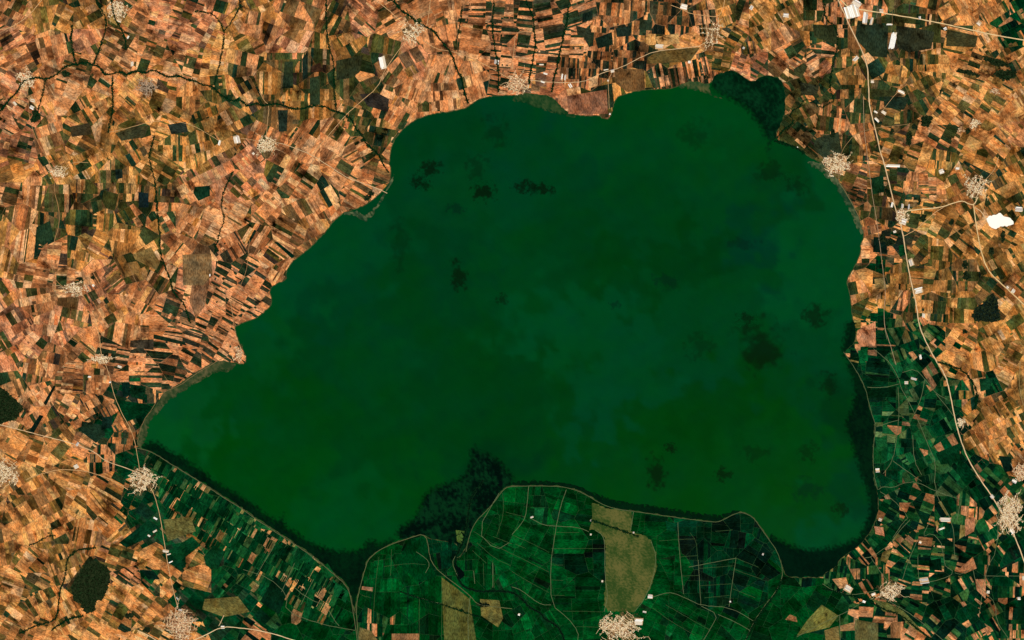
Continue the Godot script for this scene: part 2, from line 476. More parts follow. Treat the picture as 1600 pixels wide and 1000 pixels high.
func land_use() -> Dictionary:
	# per kind of farming: east, south, turn of the rows in degrees, length and width of the plots
	return {
		"clay": [30, 30, 120, 16, 11, 90, 70, 75, 16, 10, 30, 90, 150, 14, 9, 190, 75, 30, 13, 9, 240, 80, 20, 12, 8, 300, 95, 15, 14, 8, 390, 40, 100, 20, 10, 375, 90, 100, 18, 9, 430, 40, 110, 30, 10, 455, 20, 110, 34, 12, 620, 110, 125, 20, 9, 690, 60, 80, 16, 10, 690, 110, 110, 18, 9, 740, 60, 10, 12, 8, 740, 130, 75, 18, 8, 620, 30, 150, 14, 8,
			100, 140, 20, 14, 10, 70, 140, 60, 16, 11, 75, 150, 150, 14, 9, 80, 220, 70, 14, 10, 480, 220, 125, 20, 8, 520, 220, 125, 22, 8, 560, 240, 150, 20, 6, 600, 160, 110, 14, 9, 620, 170, 120, 12, 8, 640, 150, 110, 16, 8, 690, 150, 85, 18, 8,
			290, 340, 120, 14, 8, 270, 390, 130, 16, 9, 260, 340, 60, 16, 9, 300, 300, 60, 14, 9, 375, 330, 30, 22, 7, 440, 260, 120, 18, 10, 470, 290, 35, 22, 9, 540, 270, 30, 22, 9, 560, 300, 30, 22, 8, 590, 270, 20, 26, 6, 500, 310, 60, 18, 10, 470, 330, 60, 22, 8, 450, 360, 30, 26, 7, 430, 400, 35, 22, 7, 400, 370, 120, 16, 8, 440, 420, 120, 12, 7, 410, 330, 40, 14, 8,
			60, 430, 10, 14, 10, 150, 430, 60, 14, 9, 220, 460, 120, 18, 8, 170, 480, 60, 16, 9, 60, 470, 80, 14, 9, 110, 490, 100, 16, 9, 30, 340, 100, 30, 9, 40, 380, 98, 34, 8, 20, 300, 15, 16, 10, 50, 300, 95, 24, 7, 90, 400, 5, 14, 9,
			200, 520, 100, 30, 9, 240, 515, 0, 22, 9, 150, 590, 95, 14, 9, 120, 540, 40, 14, 10, 110, 590, 5, 14, 6, 50, 580, 100, 12, 7, 60, 620, 60, 10, 7, 80, 560, 100, 18, 9, 30, 640, 120, 12, 6, 60, 650, 60, 12, 7, 110, 640, 30, 12, 8, 130, 690, 30, 16, 8,
			1230, 80, 150, 14, 9, 1220, 60, 60, 14, 9, 1250, 100, 30, 18, 5, 1270, 100, 150, 18, 5, 1215, 100, 40, 16, 9, 1160, 20, 20, 12, 8, 1300, 190, 95, 16, 7, 1350, 215, 75, 16, 9, 1420, 205, 20, 16, 10, 1480, 210, 30, 16, 8, 1590, 210, 40, 12, 9, 1420, 290, 95, 12, 6, 1450, 290, 0, 16, 8, 1340, 280, 20, 12, 7, 1360, 350, 80, 14, 7, 1355, 390, 0, 14, 7, 1340, 460, 80, 16, 7],
		"pink": [20, 60, 150, 14, 8, 130, 60, 60, 14, 10, 260, 40, 15, 12, 7, 285, 60, 20, 13, 6, 320, 50, 30, 12, 7, 350, 10, 110, 12, 9, 560, 20, 40, 18, 9, 450, 70, 120, 22, 12, 30, 180, 30, 14, 6, 12, 190, 30, 14, 5, 30, 230, 15, 10, 6, 80, 150, 30, 16, 10, 340, 270, 60, 14, 10, 385, 285, 45, 12, 9, 390, 250, 50, 12, 8, 370, 300, 45, 18, 8, 30, 510, 60, 16, 10, 100, 520, 70, 16, 10, 75, 510, 95, 20, 10, 170, 440, 140, 16, 5, 150, 460, 60, 16, 6,
			15, 560, 60, 14, 10, 50, 540, 40, 16, 9, 320, 420, 90, 24, 14, 300, 440, 20, 16, 12, 310, 480, 60, 24, 10, 640, 100, 60, 16, 9, 1290, 100, 140, 14, 6, 1160, 100, 20, 10, 6, 1185, 100, 30, 12, 6, 900, 165, 80, 30, 22, 860, 120, 0, 16, 8],
		"olive": [200, 200, 20, 18, 10, 230, 180, 60, 18, 8, 170, 200, 100, 20, 10, 120, 215, 30, 16, 9, 70, 20, 80, 16, 10, 100, 30, 30, 12, 9, 130, 30, 60, 10, 8, 370, 30, 60, 14, 9, 380, 70, 150, 14, 9, 250, 200, 20, 14, 8, 270, 230, 90, 16, 9, 310, 230, 80, 16, 7, 350, 220, 60, 14, 8, 280, 190, 30, 16, 6, 320, 180, 70, 14, 8, 540, 80, 60, 20, 12, 500, 150, 92, 22, 9, 430, 130, 92, 22, 9, 460, 160, 92, 20, 9, 250, 260, 30, 14, 8,
			140, 260, 60, 14, 7, 200, 300, 92, 16, 8, 160, 340, 95, 16, 8, 230, 390, 60, 20, 14, 210, 420, 60, 26, 16, 120, 400, 100, 16, 8, 150, 380, 30, 16, 8, 20, 270, 160, 16, 9, 10, 360, 100, 30, 10,
			1140, 20, 70, 10, 7, 1180, 20, 50, 12, 7, 1150, 60, 30, 12, 7, 1190, 60, 60, 14, 8, 1130, 90, 10, 12, 6, 1000, 130, 85, 26, 22, 1050, 90, 5, 24, 14, 1240, 20, 60, 12, 7, 1280, 50, 90, 14, 9, 1320, 120, 90, 14, 8, 1400, 110, 100, 16, 9, 1440, 130, 60, 20, 10, 1450, 100, 90, 16, 9, 1390, 240, 20, 12, 7, 1530, 250, 20, 12, 9, 1590, 250, 60, 14, 9, 1470, 260, 95, 14, 6, 1580, 290, 60, 12, 8,
			1440, 330, 10, 12, 7, 1480, 350, 30, 14, 9, 1500, 380, 40, 14, 8, 1470, 400, 95, 14, 8, 1440, 430, 5, 18, 7, 1480, 440, 92, 14, 7, 1500, 480, 92, 18, 7, 1560, 410, 60, 16, 10, 1590, 400, 60, 14, 9, 1580, 370, 30, 16, 10, 1400, 430, 90, 14, 8, 1370, 440, 0, 22, 16, 1390, 470, 95, 14, 7, 1590, 500, 60, 14, 8, 1350, 480, 20, 12, 6, 1560, 520, 60, 16, 10, 1550, 540, 60, 18, 9, 1540, 650, 60, 12, 7, 1590, 600, 80, 16, 9, 1580, 560, 30, 14, 6, 1520, 640, 40, 12, 7, 1560, 700, 60, 10, 7],
		"gold": [40, 800, 60, 14, 9, 80, 780, 60, 16, 9, 60, 830, 80, 14, 9, 100, 820, 60, 14, 9, 120, 790, 35, 26, 7, 150, 790, 50, 26, 6, 170, 760, 30, 16, 8, 130, 830, 100, 16, 7, 170, 810, 40, 18, 9, 50, 880, 40, 14, 9, 30, 920, 20, 14, 8, 30, 960, 40, 12, 8, 100, 880, 70, 14, 8, 110, 740, 20, 16, 9, 60, 710, 20, 16, 9, 90, 700, 40, 14, 8, 20, 700, 30, 14, 8, 190, 870, 20, 16, 9, 200, 840, 140, 16, 10, 240, 880, 30, 16, 9, 190, 920, 35, 22, 5, 210, 930, 35, 18, 7, 180, 960, 30, 16, 8, 230, 960, 40, 12, 7, 260, 900, 40, 14, 7, 300, 870, 30, 12, 9, 310, 900, 20, 16, 9, 240, 990, 30, 16, 8, 60, 940, 60, 12, 8, 100, 960, 60, 14, 7, 20, 990, 30, 12, 7, 60, 990, 20, 12, 7, 250, 160, 20, 20, 12, 260, 170, 30, 18, 8, 220, 150, 40, 14, 8, 300, 160, 90, 18, 7, 140, 170, 60, 16, 9,
			210, 220, 60, 16, 9, 340, 60, 20, 14, 7, 330, 100, 10, 16, 9, 190, 180, 40, 12, 7, 1560, 150, 30, 12, 7, 1500, 150, 30, 12, 7, 1520, 100, 20, 12, 8, 1590, 100, 60, 12, 8, 1540, 60, 60, 14, 9, 1500, 20, 60, 14, 8, 1560, 20, 60, 12, 8, 1590, 170, 60, 12, 8, 1480, 180, 40, 12, 8, 1520, 220, 30, 14, 8, 1560, 230, 40, 14, 8, 1500, 280, 60, 14, 8, 1490, 570, 30, 16, 9, 1540, 560, 80, 18, 10, 1570, 590, 30, 20, 8, 1500, 530, 30, 16, 8, 1530, 600, 80, 18, 8, 1560, 630, 60, 14, 8, 1530, 700, 60, 12, 7, 1550, 670, 60, 12, 7, 1590, 720, 50, 12, 7, 1560, 480, 40, 16, 10, 1590, 450, 40, 16, 9,
			1030, 60, 90, 14, 8, 1070, 70, 20, 14, 7],
		"dark": [1320, 145, 90, 14, 9, 1345, 170, 95, 16, 8, 1385, 190, 20, 16, 9, 1410, 190, 90, 16, 9, 1335, 290, 20, 14, 8, 1350, 330, 95, 14, 8, 1368, 335, 95, 14, 8, 1400, 275, 5, 16, 8, 1430, 310, 5, 16, 8, 1400, 300, 20, 14, 8, 1480, 250, 60, 12, 7, 1520, 270, 40, 12, 7, 1255, 180, 60, 16, 10, 1240, 200, 40, 18, 12, 1260, 225, 40, 18, 12, 125, 20, 70, 12, 9, 560, 100, 15, 26, 18, 535, 120, 92, 26, 14, 580, 150, 60, 16, 10, 510, 90, 92, 22, 9, 450, 95, 92, 22, 8, 440, 105, 92, 26, 8, 475, 110, 92, 26, 8, 490, 130, 92, 22, 7, 600, 90, 100, 24, 12, 530, 25, 115, 24, 8, 130, 205, 60, 20, 14, 220, 205, 160, 24, 14, 240, 200, 10, 20, 10, 280, 205, 30, 14, 8, 360, 185, 60, 16, 12, 380, 150, 60, 14, 9, 440, 180, 92, 22, 10, 590, 165, 110, 14, 9,
			140, 300, 92, 18, 9, 170, 310, 100, 18, 9, 220, 310, 95, 18, 7, 130, 340, 92, 20, 9, 150, 320, 80, 14, 9, 70, 360, 95, 20, 10, 160, 280, 90, 14, 7, 110, 410, 60, 14, 9, 200, 330, 60, 14, 7, 260, 320, 95, 12, 8, 1380, 60, 90, 26, 14, 1350, 60, 90, 22, 12, 1440, 60, 92, 24, 12, 1430, 30, 95, 20, 9, 1370, 100, 60, 16, 10, 1390, 80, 60, 18, 9, 1420, 90, 92, 18, 8, 1500, 60, 15, 26, 16, 1530, 70, 60, 20, 14, 1400, 160, 20, 22, 12, 1370, 150, 100, 18, 10, 1300, 60, 90, 20, 9, 1310, 100, 90, 18, 9, 1260, 140, 60, 16, 10, 1330, 230, 92, 14, 8, 1370, 280, 5, 16, 9, 1370, 310, 95, 14, 8, 1430, 150, 60, 16, 9, 1300, 230, 60, 22, 16, 1270, 215, 40, 22, 18, 1300, 130, 40, 14, 8, 1430, 400, 40, 16, 8, 1450, 420, 40, 14, 8, 1550, 460, 40, 14, 8, 1420, 490, 95, 14, 7, 1500, 430, 90, 14, 8,
			80, 660, 60, 14, 8, 100, 680, 50, 14, 9, 130, 660, 60, 14, 10, 120, 660, 120, 14, 9, 1270, 20, 90, 20, 9, 310, 830, 20, 20, 14, 20, 600, 70, 16, 12, 50, 910, 30, 12, 7, 140, 910, 60, 20, 16],
		"strip": [350, 430, 28, 22, 4.5, 370, 470, 30, 24, 5, 335, 470, 30, 22, 5, 395, 440, 32, 22, 5, 250, 545, 4, 34, 4.5, 300, 530, 18, 30, 4.5, 330, 560, 35, 18, 4, 220, 570, 2, 34, 5, 290, 500, 20, 30, 6, 350, 520, 30, 14, 4, 240, 592, 0, 24, 5, 270, 575, 12, 26, 4.5, 300, 560, 30, 20, 4, 360, 390, 60, 18, 5, 270, 480, 20, 18, 7, 380, 420, 30, 22, 4.5, 320, 500, 25, 26, 5, 200, 590, 0, 20, 6, 180, 560, 10, 20, 6, 270, 530, 8, 30, 5,
			860, 60, -10, 20, 4, 850, 20, -12, 20, 4.5, 865, 15, -14, 22, 4, 855, 100, 6, 20, 3.5, 815, 75, 10, 18, 5, 815, 20, 5, 22, 5, 895, 70, 0, 20, 5, 790, 20, 3, 20, 4.5, 910, 30, -18, 22, 5, 785, 45, 4, 20, 5, 820, 100, 8, 18, 4.5, 780, 90, 5, 16, 6, 1030, 118, 78, 20, 4, 1060, 112, 80, 20, 4, 1085, 108, 78, 18, 4, 1010, 130, 80, 16, 4.5, 1145, 60, 90, 14, 4, 1172, 75, 80, 14, 4, 1290, 80, 5, 16, 4, 1300, 30, 92, 16, 5, 1340, 310, 20, 12, 4, 1352, 400, 0, 14, 5, 1405, 480, 100, 14, 5, 150, 780, 52, 26, 5, 200, 905, 35, 20, 4.5, 180, 860, 55, 12, 5, 1260, 90, 25, 16, 4],
		"patch": [930, 50, 95, 14, 7, 970, 60, 92, 16, 7, 1000, 40, 95, 16, 8, 1010, 90, 95, 12, 7, 940, 90, 95, 14, 5, 920, 110, 95, 12, 4, 960, 20, 95, 14, 8, 1040, 20, 95, 14, 8, 980, 80, 92, 14, 6, 950, 100, 95, 12, 5, 910, 70, 95, 16, 6, 890, 110, 95, 12, 5, 1060, 40, 95, 14, 6, 990, 20, 92, 14, 7, 190, 660, 60, 12, 6, 170, 650, 60, 12, 7, 230, 620, 90, 12, 6, 140, 640, 60, 12, 6, 190, 690, 95, 12, 5, 1370, 380, 5, 14, 9, 1390, 400, 5, 12, 7, 1410, 385, 20, 14, 9],
		"swamp_edge": [260, 640, 40, 14, 8, 230, 640, 30, 20, 12, 200, 630, 40, 20, 12, 160, 670, 20, 20, 14, 190, 615, 20, 18, 12, 200, 720, 30, 14, 9, 215, 830, 60, 20, 14, 230, 810, 45, 16, 10, 290, 860, 150, 26, 14, 280, 870, 150, 20, 12, 340, 870, 40, 18, 10, 240, 900, 40, 10, 8, 1410, 160, 30, 16, 10, 300, 940, 40, 14, 9, 380, 930, 40, 14, 9],
		"ribbons": [280, 770, -58, 22, 5, 310, 790, -58, 22, 5, 340, 810, -58, 22, 4.5, 370, 830, -58, 22, 4.5, 395, 850, -57, 22, 4.5, 250, 730, -52, 16, 6, 280, 745, -55, 20, 6, 350, 800, -58, 22, 5, 420, 850, -57, 22, 5, 360, 870, -55, 22, 6, 385, 880, -55, 24, 6, 330, 850, -55, 18, 6, 410, 880, -57, 20, 6, 440, 880, -57, 20, 6, 390, 910, -50, 18, 7, 370, 920, -50, 18, 8, 470, 890, -57, 16, 7, 490, 910, -57, 18, 5, 510, 930, -57, 18, 6, 460, 920, -57, 16, 6, 440, 910, -57, 18, 6, 350, 900, -50, 16, 8, 420, 920, -55, 14, 8],
		"polder": [440, 950, -62, 24, 9, 420, 930, -60, 22, 10, 470, 950, -60, 26, 7, 490, 980, -60, 20, 9, 530, 960, -60, 22, 8, 540, 940, -60, 18, 8, 600, 900, 92, 26, 8, 640, 880, 92, 22, 7, 600, 950, 92, 40, 7, 650, 950, 92, 44, 7, 680, 940, 92, 44, 8, 620, 980, 92, 30, 7, 670, 980, 92, 30, 7, 640, 850, 20, 22, 14, 590, 890, 92, 30, 9, 760, 830, 25, 40, 10, 780, 870, 25, 44, 9, 820, 880, 27, 46, 9, 800, 830, 25, 40, 12, 840, 850, 27, 30, 10, 760, 890, 90, 26, 7, 730, 880, 90, 20, 7, 840, 910, 27, 34, 9, 840, 790, 95, 24, 12, 870, 780, 20, 24, 12, 800, 780, 95, 24, 14, 890, 850, 0, 40, 14, 890, 880, 0, 44, 12, 900, 920, 0, 40, 11, 900, 950, 0, 34, 10, 880, 900, 0, 30, 12, 910, 990, 0, 28, 10,
			780, 990, 90, 24, 14, 800, 960, 60, 20, 9, 820, 980, 70, 26, 10, 760, 990, 30, 24, 14, 840, 990, 60, 20, 12, 1020, 820, 5, 26, 12, 1040, 850, 5, 26, 11, 1050, 890, 5, 26, 11, 1030, 900, 5, 20, 10, 1060, 960, 28, 30, 10, 1030, 960, 28, 30, 11, 1080, 980, 28, 26, 10, 1060, 990, 28, 28, 10, 1020, 985, 30, 26, 10, 1140, 970, 28, 26, 12, 1120, 990, 28, 24, 10, 1200, 960, 20, 24, 14, 1220, 930, 5, 30, 14, 1240, 950, 50, 22, 14, 1280, 940, 30, 24, 14, 1300, 950, 30, 20, 12, 1220, 990, 10, 28, 14, 1190, 1000, 20, 28, 14, 1280, 995, 10, 18, 12],
		"deep": [1100, 860, 92, 26, 10, 1080, 840, 0, 26, 12, 1120, 880, 92, 28, 10, 1130, 920, 92, 28, 10, 1160, 900, 20, 28, 12, 1180, 930, 20, 28, 14, 1170, 870, 30, 26, 14, 1190, 880, 40, 26, 14, 1100, 920, 92, 26, 9, 1150, 850, 95, 22, 12, 1120, 840, 5, 26, 11, 880, 840, 0, 36, 16, 890, 870, 0, 36, 14, 710, 860, 92, 14, 10, 690, 860, 80, 20, 12, 1350, 610, 5, 14, 8, 1370, 615, 5, 24, 8, 1400, 740, 90, 20, 8, 1375, 600, 90, 12, 7, 1490, 650, 50, 18, 10, 1580, 870, 60, 14, 10, 1510, 960, 60, 20, 12, 1480, 950, 60, 20, 10],
		"mixed": [1398, 503, 95, 14, 7, 1430, 512, 60, 14, 8, 1388, 495, 5, 14, 7, 1420, 528, 70, 16, 7, 1372, 497, 5, 14, 8, 1400, 385, 5, 14, 7, 1380, 415, 5, 14, 8, 1455, 530, 40, 14, 8, 1475, 575, 60, 14, 8, 1595, 18, 60, 12, 8, 1580, 45, 60, 12, 8, 1390, 800, 30, 14, 9, 1400, 830, 40, 16, 8, 1420, 800, 20, 16, 9, 1440, 790, 20, 14, 9, 1380, 850, 40, 14, 8, 1350, 870, 50, 14, 6, 1370, 890, 90, 16, 5, 1340, 890, 92, 16, 5, 1320, 900, 100, 14, 5, 1390, 870, 20, 16, 8, 1410, 890, 20, 16, 7, 1440, 880, 5, 18, 6, 1440, 860, 5, 16, 7, 1470, 870, 5, 16, 8, 1500, 820, 95, 16, 9, 1480, 790, 60, 16, 9, 1510, 790, 92, 18, 9, 1520, 850, 10, 16, 7, 1500, 880, 15, 14, 7, 1540, 840, 60, 16, 9, 1540, 880, 92, 14, 7, 1570, 920, 92, 16, 7, 1590, 890, 92, 16, 7, 1560, 860, 50, 18, 9, 1440, 930, 5, 14, 6, 1470, 920, 20, 14, 6, 1430, 950, 30, 14, 7, 1500, 920, 60, 14, 8, 1460, 960, 40, 14, 7, 1490, 985, 40, 14, 9, 1550, 960, 60, 14, 7, 1590, 960, 92, 14, 8, 1590, 990, 92, 14, 7, 1530, 990, 60, 14, 7, 1350, 960, 5, 14, 8, 1380, 970, 5, 18, 7, 1340, 980, 90, 18, 9, 1370, 990, 5, 26, 9, 1400, 985, 90, 16, 8, 1420, 990, 30, 14, 8, 1290, 985, 40, 12, 9, 1340, 920, 60, 12, 7, 1410, 850, 40, 14, 6, 1330, 880, 70, 14, 5, 1520, 910, 60, 14, 8,
			1350, 520, 0, 12, 8, 1580, 770, 50, 12, 8, 1550, 750, 40, 12, 8, 590, 970, 92, 20, 6, 420, 960, 40, 14, 9, 1530, 930, 40, 14, 7],
		"meadowland": [1400, 520, 60, 22, 8, 1380, 540, 0, 16, 7, 1420, 540, 70, 20, 7, 1375, 575, 5, 24, 7, 1400, 560, 70, 18, 8, 1430, 570, 50, 18, 8, 1450, 590, 60, 16, 9, 1440, 610, 60, 16, 9, 1400, 620, 5, 16, 9, 1380, 640, 0, 16, 10, 1420, 640, 0, 14, 9, 1400, 660, 5, 14, 8, 1380, 680, 5, 20, 8, 1420, 690, 92, 18, 8, 1440, 650, 20, 14, 9, 1440, 680, 60, 14, 9, 1470, 660, 60, 14, 10, 1375, 700, 90, 16, 8, 1430, 720, 60, 16, 10, 1480, 700, 60, 20, 10, 1470, 720, 60, 18, 10, 1500, 740, 50, 20, 12, 1420, 740, 60, 16, 8, 1390, 760, 60, 14, 8, 1420, 770, 20, 14, 10, 1450, 750, 80, 14, 9, 1480, 760, 40, 18, 10, 1480, 610, 90, 12, 6, 1500, 620, 90, 12, 7, 1530, 770, 60, 14, 10, 1540, 740, 60, 14, 10, 1520, 720, 50, 14, 9, 1460, 540, 30, 14, 8, 1550, 600, 60, 18, 12, 1450, 625, 5, 14, 8, 1360, 760, 60, 12, 8]}

func set_palettes() -> void:
	palettes = {
		"clay": [[220, 152, 98, 3], [204, 138, 88, 3], [184, 122, 76, 3], [156, 102, 64, 2.8], [124, 86, 54, 2.2], [236, 176, 122, 2.4], [104, 80, 48, 1.0], [84, 76, 42, 0.7], [62, 66, 38, 0.6], [44, 60, 34, 0.45], [244, 192, 132, 0.8]],
		"pink": [[222, 150, 104, 3], [202, 132, 90, 3], [178, 116, 78, 3], [150, 98, 68, 2.6], [122, 86, 62, 2.0], [232, 166, 116, 2], [96, 76, 54, 0.9], [58, 62, 38, 0.8], [242, 184, 134, 0.5]],
		"olive": [[184, 128, 68, 3], [158, 112, 58, 3], [132, 98, 50, 2.4], [96, 86, 40, 1.8], [208, 148, 84, 2.6], [70, 74, 34, 1.5], [212, 156, 92, 1.6], [150, 120, 66, 1], [52, 60, 32, 0.9]],
		"gold": [[214, 148, 86, 3], [196, 132, 76, 3], [170, 114, 64, 2.5], [140, 104, 52, 1.8], [232, 172, 100, 2], [112, 88, 44, 1.0], [86, 78, 40, 0.6], [60, 62, 34, 0.4], [242, 184, 116, 0.7]],
		"dark": [[62, 68, 34, 3], [46, 62, 34, 3], [80, 76, 40, 2], [32, 56, 34, 1.8], [90, 74, 46, 2], [60, 50, 40, 0.8], [124, 92, 54, 1.8], [26, 50, 36, 0.8], [160, 114, 68, 1.4], [196, 138, 86, 0.7]],
		"strip": [[220, 148, 98, 3], [194, 128, 84, 2], [230, 164, 112, 2], [40, 56, 36, 2.4], [58, 58, 42, 1.6], [30, 46, 28, 1.6], [112, 82, 54, 1.4]],
		"patch": [[190, 125, 78, 2], [150, 100, 60, 2.4], [120, 86, 52, 2.2], [212, 150, 96, 1.4], [34, 50, 34, 2.2], [58, 58, 40, 1.6], [28, 40, 32, 1]],
		"swamp_edge": [[2, 52, 26, 3], [10, 60, 30, 2], [24, 52, 32, 2], [44, 56, 38, 1.4], [0, 40, 22, 1.4], [90, 80, 50, 0.6]],
		"ribbons": [[4, 56, 26, 4], [10, 70, 32, 3], [2, 42, 20, 3], [60, 90, 46, 1.0], [112, 106, 60, 0.7], [176, 130, 84, 0.5], [26, 88, 42, 1.2]],
		"polder": [[0, 56, 18, 4], [0, 62, 22, 4], [0, 50, 16, 3], [2, 68, 24, 1], [4, 40, 18, 1.2], [10, 34, 16, 0.25], [12, 72, 32, 0.3]],
		"deep": [[2, 36, 18, 3], [4, 28, 18, 2], [2, 46, 22, 3], [10, 24, 16, 1], [0, 54, 26, 1.4]],
		"mixed": [[0, 50, 24, 3], [4, 38, 22, 3], [16, 66, 32, 2], [4, 28, 20, 1.6], [44, 84, 42, 1.2], [176, 120, 78, 1.0], [204, 144, 98, 0.8], [142, 102, 66, 0.8], [110, 102, 58, 1]],
		"meadowland": [[0, 50, 24, 3], [8, 62, 30, 2.6], [16, 76, 38, 1.6], [4, 36, 20, 2.2], [40, 80, 42, 1.2], [74, 92, 52, 0.8], [146, 104, 70, 0.7], [2, 28, 18, 1]]}

func build_ground() -> void:
	set_palettes()
	var use := land_use()
	for kind in use:
		var a: Array = use[kind]
		for i in range(0, a.size(), 5):
			seeds.append([float(a[i]), float(a[i + 1]), float(a[i + 2]), float(a[i + 3]), float(a[i + 4]), kind])
	var g := Geo.new()
	var step := 28.0
	for j in 46:
		for i in 68:
			var o := Vector2(-152 + i * step, -144 + j * step)
			var cell := PackedVector2Array([o, o + Vector2(step, 0), o + Vector2(step, step), o + Vector2(0, step)])
			var close := false
			var all := true
			for y in range(-1, 9):
				for x in range(-1, 9):
					if in_lake(o.x + x * 4.0, o.y + y * 4.0):
						close = true
					else:
						all = false
			if all:
				continue
			var s: Array = nearest(o + Vector2(step, step) * 0.5)
			var col := tone(198, 148, 102)
			if s[5] in ["polder", "deep", "meadowland", "mixed", "ribbons", "swamp_edge"]:
				col = tone(62, 104, 62)
			elif s[5] in ["dark", "olive"]:
				col = tone(160, 122, 76)
			for part in ([cell] if not close else Geometry2D.clip_polygons(cell, lake)):
				fill(g, part, func(_p): return 1.5, func(_p): return col)
	# the plain beyond, out to the horizon
	var far := 70000.0
	var x0 := (-152.0 - 800.0) * S
	var x1 := (-152.0 + 68 * step - 800.0) * S
	var z0 := (-144.0 - 500.0) * S
	var z1 := (-144.0 + 46 * step - 500.0) * S
	for r in [[-far, -far, far, z0], [-far, z1, far, far], [-far, z0, x0, z1], [x1, z0, far, z1]]:
		var nx := maxi(1, int((r[2] - r[0]) / 6000.0))
		var ny := maxi(1, int((r[3] - r[1]) / 6000.0))
		for j in ny:
			for i in nx:
				var xa: float = lerpf(r[0], r[2], float(i) / nx)
				var xb: float = lerpf(r[0], r[2], float(i + 1) / nx)
				var za: float = lerpf(r[1], r[3], float(j) / ny)
				var zb: float = lerpf(r[1], r[3], float(j + 1) / ny)
				g.quad(Vector3(xa, 1.5, za), Vector3(xb, 1.5, za), Vector3(xb, 1.5, zb), Vector3(xa, 1.5, zb), shift(tone(140, 104, 66), rng.randf_range(0.85, 1.08)))
	ground = obj("ground", g.mesh(mats.field))
	tag(ground, "wide farming plain of clay soil round the lake", "", "", "structure")

var ground: MeshInstance3D

func nearest(p: Vector2) -> Array:
	var best := 1e12
	var got: Array = seeds[0]
	for s in seeds:
		var d: float = (s[0] - p.x) * (s[0] - p.x) + (s[1] - p.y) * (s[1] - p.y)
		if d < best:
			best = d
			got = s
	return got

func cut(p: PackedVector2Array, o: Vector2, n: Vector2) -> PackedVector2Array:
	# the part of a convex outline on the side that n points to
	var r := PackedVector2Array()
	var m := p.size()
	for i in m:
		var a := p[i]
		var b := p[(i + 1) % m]
		var da := (a - o).dot(n)
		var db := (b - o).dot(n)
		if da >= 0.0:
			r.append(a)
		if (da > 0.0 and db < 0.0) or (da < 0.0 and db > 0.0):
			r.append(a.lerp(b, da / (da - db)))
	return r

func slices(p: PackedVector2Array, dir: Vector2, pitch: float, spread: float, wobble: float) -> Array:
	var out := []
	if p.size() < 3:
		return out
	var lo := 1e9
	var hi := -1e9
	for q in p:
		lo = minf(lo, q.dot(dir))
		hi = maxf(hi, q.dot(dir))
	var rest := p
	var t := lo + pitch * rng.randf_range(0.3, 1.2)
	var side := Vector2(-dir.y, dir.x)
	var mid := Vector2.ZERO
	for q in p:
		mid += q
	mid /= p.size()
	while t < hi - pitch * 0.3:
		var n := dir.rotated(rng.randf_range(-wobble, wobble))
		var o := dir * t + side * mid.dot(side)
		var piece := cut(rest, o, -n)
		if piece.size() > 2:
			out.append(piece)
		rest = cut(rest, o, n)
		if rest.size() < 3:
			return out
		t += pitch * rng.randf_range(1.0 - spread, 1.0 + spread)
	out.append(rest)
	return out

func area(p: PackedVector2Array) -> float:
	var s := 0.0
	for i in p.size():
		s += p[i].cross(p[(i + 1) % p.size()])
	return absf(s) * 0.5

func pick(pal: Array) -> Array:
	var total := 0.0
	for e in pal:
		total += e[3]
	var k := rng.randf() * total
	for e in pal:
		k -= e[3]
		if k <= 0.0:
			return e
	return pal[0]

# one plot: a slab a little above the ground with its own tilled surface
func plot(g: Geo, p: PackedVector2Array, h: float, col: Color, ang: float) -> void:
	var off := Vector2(rng.randf(), rng.randf()) * 10.0
	var ca := cos(ang)
	var sa := sin(ang)
	var t := Geometry2D.triangulate_polygon(p)
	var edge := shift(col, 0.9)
	for k in t.size():
		var q := p[t[k]]
		var w := at(q.x, q.y, h)
		g.v.append(w)
		g.n.append(Vector3.UP)
		g.c.append(col)
		g.uv.append(Vector2(w.x * ca + w.z * sa, -w.x * sa + w.z * ca) / 700.0 + off)
		g.uv2.append(Vector2(w.x, w.z) / 5200.0)
	var n := p.size()
	for i in n:
		var a := p[i]
		var b := p[(i + 1) % n]
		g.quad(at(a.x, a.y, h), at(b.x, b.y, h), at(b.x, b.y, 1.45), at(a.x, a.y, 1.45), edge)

func shrink(p: PackedVector2Array, by: float) -> PackedVector2Array:
	var c := Vector2.ZERO
	for q in p:
		c += q
	c /= p.size()
	var r := PackedVector2Array()
	for q in p:
		var d := q.distance_to(c)
		r.append(c + (q - c) * maxf(0.2, 1.0 - by / maxf(d, 0.01)))
	return r

